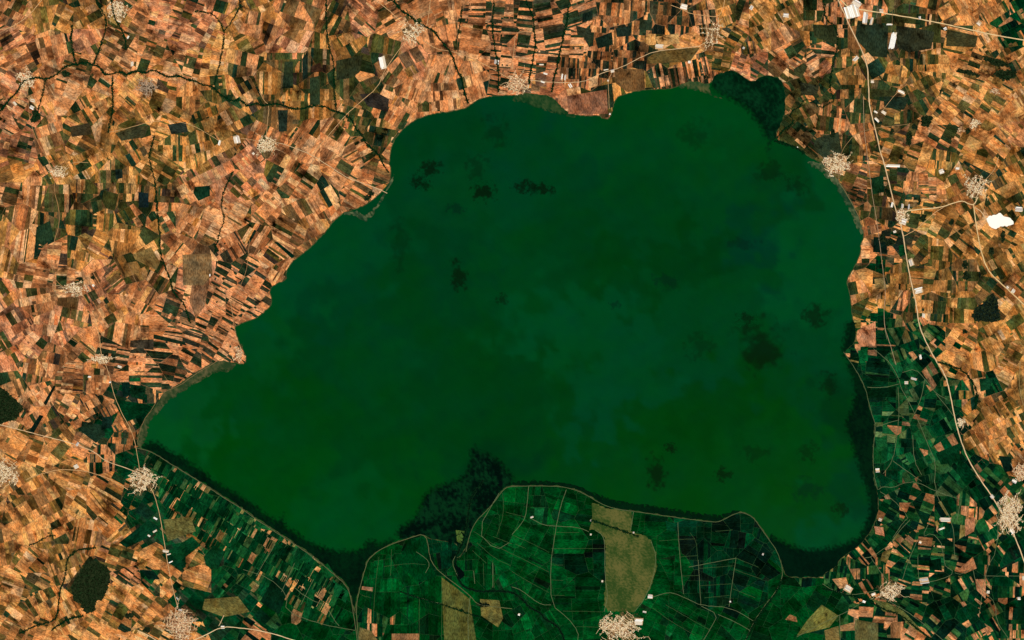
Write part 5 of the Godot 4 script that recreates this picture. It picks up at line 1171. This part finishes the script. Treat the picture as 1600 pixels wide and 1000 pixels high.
func village(label: String, cx: float, cy: float, rx: float, ry: float, turn: float, style: String, dense: float, streets: Array = []) -> void:
	var v := thing("village", at(cx, cy))
	tag(v, label, "village", "villages on the plain")
	var org := at(cx, cy)
	var roofs := [enc(0.80, 0.66, 0.44), enc(0.72, 0.52, 0.28), enc(0.60, 0.36, 0.18), enc(0.46, 0.22, 0.12), enc(0.89, 0.79, 0.56), enc(0.89, 0.74, 0.46), enc(0.87, 0.70, 0.42), enc(0.89, 0.77, 0.52)]
	var earth := tone(158, 122, 82)
	var street_col := tone(255, 220, 166)
	if style == "grey":
		roofs = [tone(210, 186, 158), tone(190, 164, 136), tone(160, 132, 106), tone(140, 112, 90), tone(232, 206, 170)]
		earth = tone(80, 66, 50)
		street_col = tone(196, 166, 132)
	elif style == "warm":
		roofs = [enc(0.80, 0.56, 0.30), enc(0.70, 0.40, 0.21), enc(0.60, 0.30, 0.15), enc(0.86, 0.74, 0.50), enc(0.50, 0.26, 0.14)]
		earth = tone(164, 116, 80)
	# trodden ground under the village
	var g := Geo.new()
	var o := PackedVector2Array()
	for k in 26:
		var u := TAU * k / 26
		var rr := 0.85 + 1.3 * noise_b.get_noise_2d(cx * 3.0 + cos(u) * 26.0, cy * 3.0 + sin(u) * 26.0)
		o.append(Vector2(cx + cos(u) * rx * rr, cy + sin(u) * ry * rr))
	o = rough(o, 0.8, 2.5)
	sheet(g, o, 2.0, func(_q): return 2.76, func(q):
		var e := shift(earth, 1.0 + 0.7 * noise_b.get_noise_2d(q.x * 9.0, q.y * 9.0))
		var d := Vector2((q.x - cx) / rx, (q.y - cy) / ry).length()
		return Color(e.r, e.g, e.b, clampf(1.2 - d * 1.15 + noise_b.get_noise_2d(q.x * 7.0, q.y * 7.0), 0.0, 1.0)))
	for i in g.v.size():
		g.v[i] -= org
	obj("yard_ground", g.mesh(mats.worn), v)
	# streets
	var lines := []
	for s in streets:
		lines.append(pts(s))
	var t := deg_to_rad(turn)
	if streets.is_empty():
		var gap := 4.2
		var ax := Vector2(cos(t), sin(t))
		var ay := Vector2(-sin(t), cos(t))
		var n := int(maxf(rx, ry) / gap)
		for k in range(-n, n + 1):
			for d in 2:
				if rng.randf() < 0.22:
					continue
				var off := k * gap + rng.randf_range(-0.9, 0.9)
				var a := ax if d == 0 else ay
				var b := ay if d == 0 else ax
				var reach := sqrt(maxf(0.0, 1.0 - pow(off / maxf(rx, ry), 2.0))) * 0.95
				var lo := rng.randf_range(-1.15, -0.3) * reach
				var hi := rng.randf_range(0.3, 1.15) * reach
				var l := PackedVector2Array()
				for m in 7:
					var q: Vector2 = a * lerpf(lo, hi, m / 6.0) * maxf(rx, ry) + b * off
					q += Vector2(noise_b.get_noise_2d(q.x * 6.0 + cx, q.y * 6.0 + cy), noise_b.get_noise_2d(q.y * 6.0 + cx, q.x * 6.0)) * 3.0
					l.append(Vector2(cx + q.x * rx / maxf(rx, ry), cy + q.y * ry / maxf(rx, ry)))
				lines.append(l)
	var arms := lines.size()
	for k in (rng.randi_range(2, 4) if rx > 12.0 else 1):
		var u := rng.randf() * TAU
		var far := rng.randf_range(1.15, 1.75)
		var l := PackedVector2Array()
		for m in 9:
			var rr := lerpf(0.35, far, m / 8.0)
			l.append(Vector2(cx + cos(u) * rx * rr, cy + sin(u) * ry * rr))
			u += rng.randf_range(-0.12, 0.12)
		lines.append(l)
	var hg := Geo.new()
	var spots := []
	var taken := {}
	for li in lines.size():
		var l: PackedVector2Array = lines[li]
		var sg := Geo.new()
		ribbon(sg, l, (rng.randf_range(7.0, 13.0) if li < arms else 7.0), 2.98 + li * 0.012, 2.7, 0.0, street_col, street_col)
		for i in sg.v.size():
			sg.v[i] -= org
		obj("street", sg.mesh(mats.road), v)
		for i in l.size() - 1:
			var d := l[i + 1] - l[i]
			var len := d.length()
			var s := Vector2(-d.y, d.x).normalized()
			var u := 0.0
			while u < len:
				for side in [-1.0, 1.0]:
					var q: Vector2 = l[i] + d.normalized() * u + s * side * rng.randf_range(0.8, 1.5)
					var key := Vector2i(int(floor(q.x / 1.05)), int(floor(q.y / 1.05)))
					if taken.has(key):
						continue
					var rel := Vector2((q.x - cx) / rx, (q.y - cy) / ry)
					var out_ := rel.length() / (0.88 + 0.9 * noise_b.get_noise_2d(cx * 5.0 + cos(rel.angle()) * 34.0, cy * 5.0 + sin(rel.angle()) * 34.0))
					if out_ > (1.15 if li < arms else 1.3):
						continue
					var crowd := dense * (1.15 - 0.55 * out_ * out_ if li < arms else 0.4 - 0.15 * out_) + 1.2 * noise_b.get_noise_2d(q.x * 8.0, q.y * 8.0)
					if rng.randf() < crowd:
						taken[key] = true
						var roof: Color = shift(roofs[rng.randi() % roofs.size()], rng.randf_range(0.88, 1.05))
						house(hg, at(q.x, q.y, 2.6) - org, rng.randf_range(15, 25), rng.randf_range(11, 16), rng.randf_range(3.5, 7.5), -d.angle() + (PI / 2 if rng.randf() < 0.3 else 0.0), tone(226, 206, 176), roof)
					elif rng.randf() < 0.4:
						var w := rng.randf_range(7, 14)
						spots.append([at(q.x, q.y, 2.4) - org, w, w * 0.85, shift(tone(26, 46, 24), rng.randf_range(0.8, 1.25))])
				u += rng.randf_range(1.0, 1.5)
	var h := obj("houses", hg.mesh(mats.paint), v)
	h.set_meta("kind", "stuff")
	if spots.size():
		crowns("garden_trees", spots, v)

func build_villages() -> void:
	village("cream village where two brooks meet at the top left corner", 184, 14, 17, 20, 20, "cream", 0.75)
	village("pale village strung along the stream fork near the western edge", 40, 126, 17, 16, 30, "cream", 0.6)
	village("grey village with a grid of pale lanes below the main stream", 229, 136, 17, 15, 5, "grey", 0.6)
	village("star-shaped white village west of the diagonal road crossing", 416, 226, 18, 15, 30, "cream", 0.75)
	village("speckled cream village beside the dark wooded stream", 646, 50, 20, 19, 40, "cream", 0.7)
	village("orange-roofed village on the northern shore", 808, 130, 19, 19, 35, "warm", 0.75)
	village("village of square pale blocks on the northern plain", 1112, 54, 17, 20, 5, "cream", 0.5, [[1092, 72, 1103, 66, 1106, 52, 1104, 44], [1104, 44, 1122, 46], [1113, 44, 1112, 66], [1122, 46, 1119, 68], [1104, 66, 1119, 68], [1092, 44, 1104, 44], [1100, 24, 1104, 44], [1122, 27, 1124, 46], [1094, 52, 1104, 53], [1122, 56, 1132, 58], [1110, 30, 1118, 42], [1100, 66, 1104, 76]])
	village("white village on the north-eastern shore by the marsh", 1307, 258, 21, 19, 20, "cream", 0.85)
	village("white village at the end of the bright eastern road", 1525, 291, 19, 19, 25, "cream", 0.75)
	village("small white village with striped fields on its western side", 92, 269, 16, 11, 15, "cream", 0.65)
	village("dark-specked white village beside a pond in the west", 118, 452, 20, 13, 160, "cream", 0.6)
	village("little white village where lanes meet in the western clay", 158, 561, 18, 7, 170, "cream", 0.75)
	village("fishing village on the pointed western headland", 372, 552, 10, 14, 60, "warm", 0.7)
	village("big speckled village cut by the left edge", 6, 738, 25, 26, 40, "cream", 0.6)
	village("dense white village at the end of the western dyke", 224, 752, 23, 22, 25, "cream", 0.85)
	village("scattered village at the bottom left by the main road", 282, 975, 27, 25, 10, "warm", 0.6)
	village("large southern village below the olive pasture", 966, 982, 34, 28, 40, "cream", 0.7)
	village("pale village between the south-eastern fields and the channel", 1392, 924, 20, 17, 40, "cream", 0.75)
	village("long bright town along the highway in the south-east", 1578, 802, 22, 36, 55, "cream", 0.85)
	village("tiny white hamlet on the highway amid green eastern fields", 1503, 660, 9, 7, 30, "cream", 0.9)
	village("white roadside settlement at the eastern highway junction", 1410, 338, 10, 14, 15, "cream", 0.6)
	village("cream hamlet on the north-eastern golden hills", 1523, 193, 10, 8, 30, "cream", 0.9)
	village("bright hamlet cut by the right edge above the town", 1596, 738, 14, 14, 30, "warm", 0.85)
	village("tiny hamlet beside the railway in the eastern strips", 1500, 205, 5, 4, 0, "warm", 0.5)
	village("cream hamlet on the slope north of the golden hills", 1553, 143, 8, 6, 20, "warm", 0.8)

# ------------------------------------------------------------------ bright yards and sheds
func build_yards() -> void:
	mats.roof = StandardMaterial3D.new()
	mats.roof.resource_name = "white_sheet_roof"
	mats.roof.albedo_color = Color(0.93, 0.93, 0.90)
	mats.roof.roughness = 0.7
	mats.wall = StandardMaterial3D.new()
	mats.wall.resource_name = "pale_shed_wall"
	mats.wall.albedo_color = Color(0.86, 0.83, 0.76)
	mats.wall.roughness = 0.9
	mats.roof_plain = mats.roof.duplicate()
	mats.roof_plain.albedo_color = Color(0.84, 0.80, 0.72)
	mats.roof_grey = mats.roof.duplicate()
	mats.roof_grey.albedo_color = Color(0.70, 0.68, 0.66)
	var wg := Geo.new()
	var c := Color.WHITE
	for s in [[-1, -1, 1, -1], [1, -1, 1, 1], [1, 1, -1, 1], [-1, 1, -1, -1]]:
		var a := Vector3(s[0] * 0.5, 0, s[1] * 0.5)
		var b := Vector3(s[2] * 0.5, 0, s[3] * 0.5)
		wg.quad(b, a, a + Vector3(0, 0.75, 0), b + Vector3(0, 0.75, 0), c)
	wg.tri(Vector3(-0.5, 0.75, 0.5), Vector3(-0.5, 0.75, -0.5), Vector3(-0.5, 0.98, 0), c)
	wg.tri(Vector3(0.5, 0.75, -0.5), Vector3(0.5, 0.75, 0.5), Vector3(0.5, 0.98, 0), c)
	var wall_mesh := wg.mesh(mats.wall)
	var rg := Geo.new()
	rg.quad(Vector3(-0.52, 0.72, -0.55), Vector3(0.52, 0.72, -0.55), Vector3(0.52, 1.0, 0), Vector3(-0.52, 1.0, 0), c)
	rg.quad(Vector3(0.52, 0.72, 0.55), Vector3(-0.52, 0.72, 0.55), Vector3(-0.52, 1.0, 0), Vector3(0.52, 1.0, 0), c)
	var roof_mesh := rg.mesh(mats.roof)
	var yards := [
		[598, 98, 19, 9, 78, "large lone white shed group west of the wooded village"], [776, 97, 8, 9, 10, "white sheds on the ditch north of the shore village"], [1331, 18, 20, 20, 72, "biggest white factory at the highway junction"], [1338, 6, 14, 10, 30, "white factory wing across the highway start"], [1352, 28, 7, 18, 8, "white factory block, western one of the pair by the highway"], [1362, 33, 5, 14, 14, "white factory block, eastern one of the pair by the highway"], [1390, 38, 11, 3, 0, "long thin white shed south of the eastern highway"], [1395, 64, 25, 8, 102, "tall white hall amid the dark north-eastern fields"], [1377, 17, 8, 6, 5, "small white depot north of the eastern highway"], [1337, 92, 12, 6, -45, "slanted white shed left of the highway bend"], [1437, 28, 4, 6, 0, "tiny white shed on the eastern highway"], [1477, 45, 5, 6, 60, "tiny cream shed below the eastern highway"], [1530, 36, 8, 8, 40, "white farm on the north-eastern lane"], [1228, 24, 11, 7, 5, "cream farm sheds west of the creek head"], [1363, 127, 6, 6, 0, "small white shed on the right of the highway bend"], [1408, 144, 13, 6, 25, "pair of white sheds at the top of the farm lane"],
		[1381, 176, 10, 5, 35, "white sheds at the foot of the farm lane"], [1370, 187, 11, 4, 45, "slanted cream sheds beside the highway"], [1368, 175, 8, 3, 30, "small thin white shed beside the highway"], [1395, 259, 23, 4, 2, "long white shed east of the highway"], [1471, 268, 9, 8, -20, "white farm in the eastern strips"], [1496, 263, 8, 4, 5, "small white shed north-west of the eastern village"], [1394, 320, 4, 10, 15, "white roadside shed left of the highway"], [1410, 322, 4, 9, 5, "upright white shed north of the bright road"], [1420, 323, 3, 10, 5, "slim upright white shed beside the bright road"], [1406, 333, 10, 5, 0, "white depot on the highway junction"], [1412, 346, 9, 9, 20, "white workshop cluster south of the junction"], [1592, 327, 12, 7, 5, "white works east of the quarry"], [1424, 410, 12, 7, 72, "white hall right of the highway below the junction"], [1435, 454, 13, 8, -15, "cream hall beside the lower highway"], [1443, 493, 5, 8, 5, "small cream shed on the lower highway"], [1574, 449, 5, 4, 40, "small white shed on the curved eastern road, upper one"], [1583, 455, 8, 6, -60, "white shed on the curved eastern road, lower one"],
		[1438, 558, 4, 9, -10, "lone white shed in the green eastern fields"], [1371, 735, 8, 7, -5, "cream yard on the eastern lakeside dyke"], [1477, 812, 17, 6, 2, "white sheds in the south-eastern fields"], [1471, 826, 12, 3, -20, "thin cream sheds below the south-eastern white ones"], [1444, 907, 14, 9, -8, "bright white hall east of the channel village"], [1325, 920, 12, 9, 30, "white hall west of the channel village"], [1365, 929, 9, 6, -20, "cream depot at the edge of the channel village"], [1350, 940, 6, 4, 20, "small shed beside the channel bridge"], [998, 971, 12, 10, 5, "big white hall at the corner of the southern village"], [1016, 932, 9, 7, 5, "white sheds at the pasture corner"], [1007, 956, 7, 3, 10, "thin white shed above the southern village"], [1544, 925, 6, 5, 5, "white farm on the far south-eastern track"], [1592, 935, 6, 5, 0, "small white farm at the south-eastern edge"], [1599, 903, 4, 9, 0, "white shed on the right edge track"], [370, 218, 9, 12, -15, "white farm hall left of the star village"], [343, 223, 4, 11, 15, "slim white shed west of the farm hall"], [396, 240, 5, 4, 40, "small white shed below the star village"],
		[1030, 73, 12, 7, 3, "cream-white hall above the north shore road"], [1068, 11, 11, 9, 15, "cream hall on the northern road"], [1174, 12, 6, 9, 30, "cream farm at the northern edge"], [957, 111, 7, 5, -10, "white depot on the north shore road bend"], [947, 109, 10, 2, -8, "thin white shed on the north shore road"], [878, 120, 3, 13, 8, "western upright white shed on the north shore road"], [883, 121, 3, 11, 8, "eastern upright white shed on the north shore road"], [891, 134, 9, 5, 60, "slanted white sheds below the north shore road"], [848, 128, 9, 3, 20, "thin white shed on the shore road near the village"], [852, 115, 9, 3, 15, "white shed amid the strip fields"], [846, 101, 8, 2.5, 0, "pale shed in the upper strip fields"], [1077, 97, 5, 5, 0, "small white shed above the shore strips"], [1162, 75, 4, 4, 30, "small white shed east of the gridded village"], [950, 126, 3, 3, 0, "tiny white house on the headland lane"], [953, 178, 3, 3, 0, "white jetty hut on the northern headland"], [51, 157, 10, 5, 15, "white sheds south of the western stream village"], [50, 168, 8, 6, 30, "lower white sheds south of the western stream village"], [23, 162, 9, 5, 50, "white sheds on the far western brook"],
		[206, 100, 6, 9, 0, "white sheds north of the grey village"], [200, 58, 6, 3, -60, "slanted white shed below the top left village"], [187, 32, 7, 6, 20, "white hall at the foot of the top left village"], [121, 694, 9, 4, -60, "slanted white shed on the western road"], [119, 729, 9, 7, -30, "white farm in a dark field of the south-west"], [243, 810, 8, 3, 30, "upper white shed right of the long green field"], [242, 830, 9, 3, -30, "slanted white shed beside the southern road"], [233, 837, 6, 3, 30, "small white shed left of the southern road"], [259, 861, 12, 5, 10, "white sheds on the southern road crossing the green fields"], [264, 866, 8, 2, -15, "thin white shed on the southern road"], [267, 878, 8, 2, -25, "lowest thin white shed on the southern road"], [282, 953, 7, 3, 0, "white shed above the bottom left village"], [277, 935, 6, 2, 55, "thin white shed north of the bottom left village"], [348, 980, 7, 5, 0, "white depot on the bottom left road fork"], [140, 589, 7, 3, 5, "white shed below the western lane village"], [187, 573, 9, 4, 20, "white sheds east of the western lane village"], [172, 597, 4, 3, 0, "small white shed on the western lane"], [328, 430, 2, 5, 5, "slim white hut on the bare western field"], [146, 446, 5, 4, 60, "white shed beside the pond village"], [831, 808, 6, 3, -20, "cream farm on the polder lanes"], [923, 813, 3, 3, 0, "white hut at the pasture's upper corner"], [990, 832, 3, 3, 0, "white hut on the pasture drain"], [923, 835, 3, 3, 0, "white hut at the pasture's left corner"], [941, 908, 3, 4, 0, "cream shed on the pasture's left side"], [1141, 940, 3, 3, 0, "white hut at the polder lane corner"], [1192, 866, 3, 4, 20, "white hut on the eastern polder dyke"], [811, 960, 4, 4, 20, "white farm south of the dark river"], [1375, 812, 6, 5, 20, "cream yard by the lake's south-eastern corner"], [1438, 847, 5, 5, 20, "cream yard on the south-eastern lanes"], [1416, 598, 7, 5, 0, "pale yard in the eastern polder"], [1428, 592, 11, 4, 15, "pale strip yard in the eastern polder"], [1246, 230, 3, 2, 30, "tiny white hut by the marsh channel"], [1398, 362, 6, 4, -20, "white and black works left of the highway"], [1550, 776, 8, 6, 50, "white hall at the northern end of the town"], [1585, 752, 9, 6, 30, "white hall among the town's upper houses"], [1582, 830, 10, 6, 60, "white hall at the southern tip of the town"]]
	for e in yards:
		var x: float = e[0]
		var y: float = e[1]
		var grown := 1.08 if e[2] * e[3] > 80 else 0.9
		var l: float = e[2] * S * grown
		var w: float = e[3] * S * grown
		var turn := deg_to_rad(-e[4])
		if w > l:
			var t := l
			l = w
			w = t
			turn += PI / 2
		var cream: bool = String(e[5]).contains("cream") or String(e[5]).contains("pale")
		var o := thing("shed" if e[2] * e[3] < 40 else "factory" if e[2] * e[3] > 150 else "farm_sheds", at(x, y, 2.6), turn)
		tag(o, e[5], "shed" if e[2] * e[3] < 40 else "factory" if e[2] * e[3] > 150 else "farm sheds", "white roofed sheds and yards")
		# paved yard
		var g := Geo.new()
		var yc := tone(236, 194, 142) if cream else tone(255, 238, 208) if e[2] * e[3] > 150 else tone(226, 190, 146)
		var hl := l * 0.5
		var hw := w * 0.5
		var j := func(): return rng.randf_range(0.82, 1.06)
		var q := [Vector3(-hl * j.call(), 0.55, -hw * j.call()), Vector3(hl * j.call(), 0.55, -hw * j.call()), Vector3(hl * j.call(), 0.55, hw * j.call()), Vector3(-hl * j.call(), 0.55, hw * j.call())]
		g.quad(q[0], q[1], q[2], q[3], yc)
		for i in 4:
			g.quad(q[i], q[(i + 1) % 4], q[(i + 1) % 4] - Vector3(0, 0.6, 0), q[i] - Vector3(0, 0.6, 0), yc)
		obj("yard", g.mesh(mats.road), o)
		var n := clampi(int(round(w / 30.0)), 1, 8)
		for i in n:
			var sw := w / n * 0.74
			var sl := l * rng.randf_range(0.62, 0.9)
			if n > 2 and rng.randf() < 0.15:
				continue
			var sh := MeshInstance3D.new()
			sh.name = "hall"
			sh.mesh = wall_mesh
			sh.position = Vector3(rng.randf_range(-0.06, 0.06) * l, 0.5, (i + 0.5) * w / n - hw)
			sh.scale = Vector3(sl, minf(9.0, 4.0 + sw * 0.2), sw)
			o.add_child(sh, true)
			var rf := MeshInstance3D.new()
			rf.name = "roof"
			rf.mesh = roof_mesh
			if e[2] * e[3] < 150:
				rf.material_override = [mats.roof, mats.roof_plain, mats.roof_plain, mats.roof_grey][rng.randi() % 4]
			sh.add_child(rf, true)
	# the quarry: a pit with pale terraces
	var qn := thing("quarry", at(1560, 346))
	tag(qn, "blinding white terraced quarry east of the bright road village", "quarry")
	var outline := pts([1541, 342, 1547, 337, 1556, 336, 1562, 332, 1568, 338, 1577, 340, 1583, 344, 1584, 350, 1574, 353, 1563, 354, 1556, 358, 1549, 356, 1544, 350])
	outline = rough(outline, 0.7, 2.0)
	var mid := Vector2(1562, 346)
	for k in 4:
		var tg := Geo.new()
		var s0 := 1.0 - k * 0.22
		var s1 := 1.0 - (k + 1) * 0.22
		for i in outline.size():
			var a := outline[i]
			var b := outline[(i + 1) % outline.size()]
			var y0 := 6.0 - k * 1.0
			var a0 := at(mid.x + (a.x - mid.x) * s0, mid.y + (a.y - mid.y) * s0, y0) - at(1560, 346)
			var b0 := at(mid.x + (b.x - mid.x) * s0, mid.y + (b.y - mid.y) * s0, y0) - at(1560, 346)
			var a1 := at(mid.x + (a.x - mid.x) * s1, mid.y + (a.y - mid.y) * s1, y0) - at(1560, 346)
			var b1 := at(mid.x + (b.x - mid.x) * s1, mid.y + (b.y - mid.y) * s1, y0) - at(1560, 346)
			var col := enc(0.88, 0.84, 0.74)
			if k < 3:
				tg.quad(a0, b0, b1, a1, col)
				tg.quad(a1, b1, b1 - Vector3(0, 1.0, 0), a1 - Vector3(0, 1.0, 0), shift(col, 0.97))
			else:
				tg.tri(a0, b0, at(mid.x, mid.y, y0) - at(1560, 346), col)
			if k == 0:
				tg.quad(a0, b0, b0 - Vector3(0, 4.5, 0), a0 - Vector3(0, 4.5, 0), shift(col, 0.95))
		obj("terrace", tg.mesh(mats.road), qn)
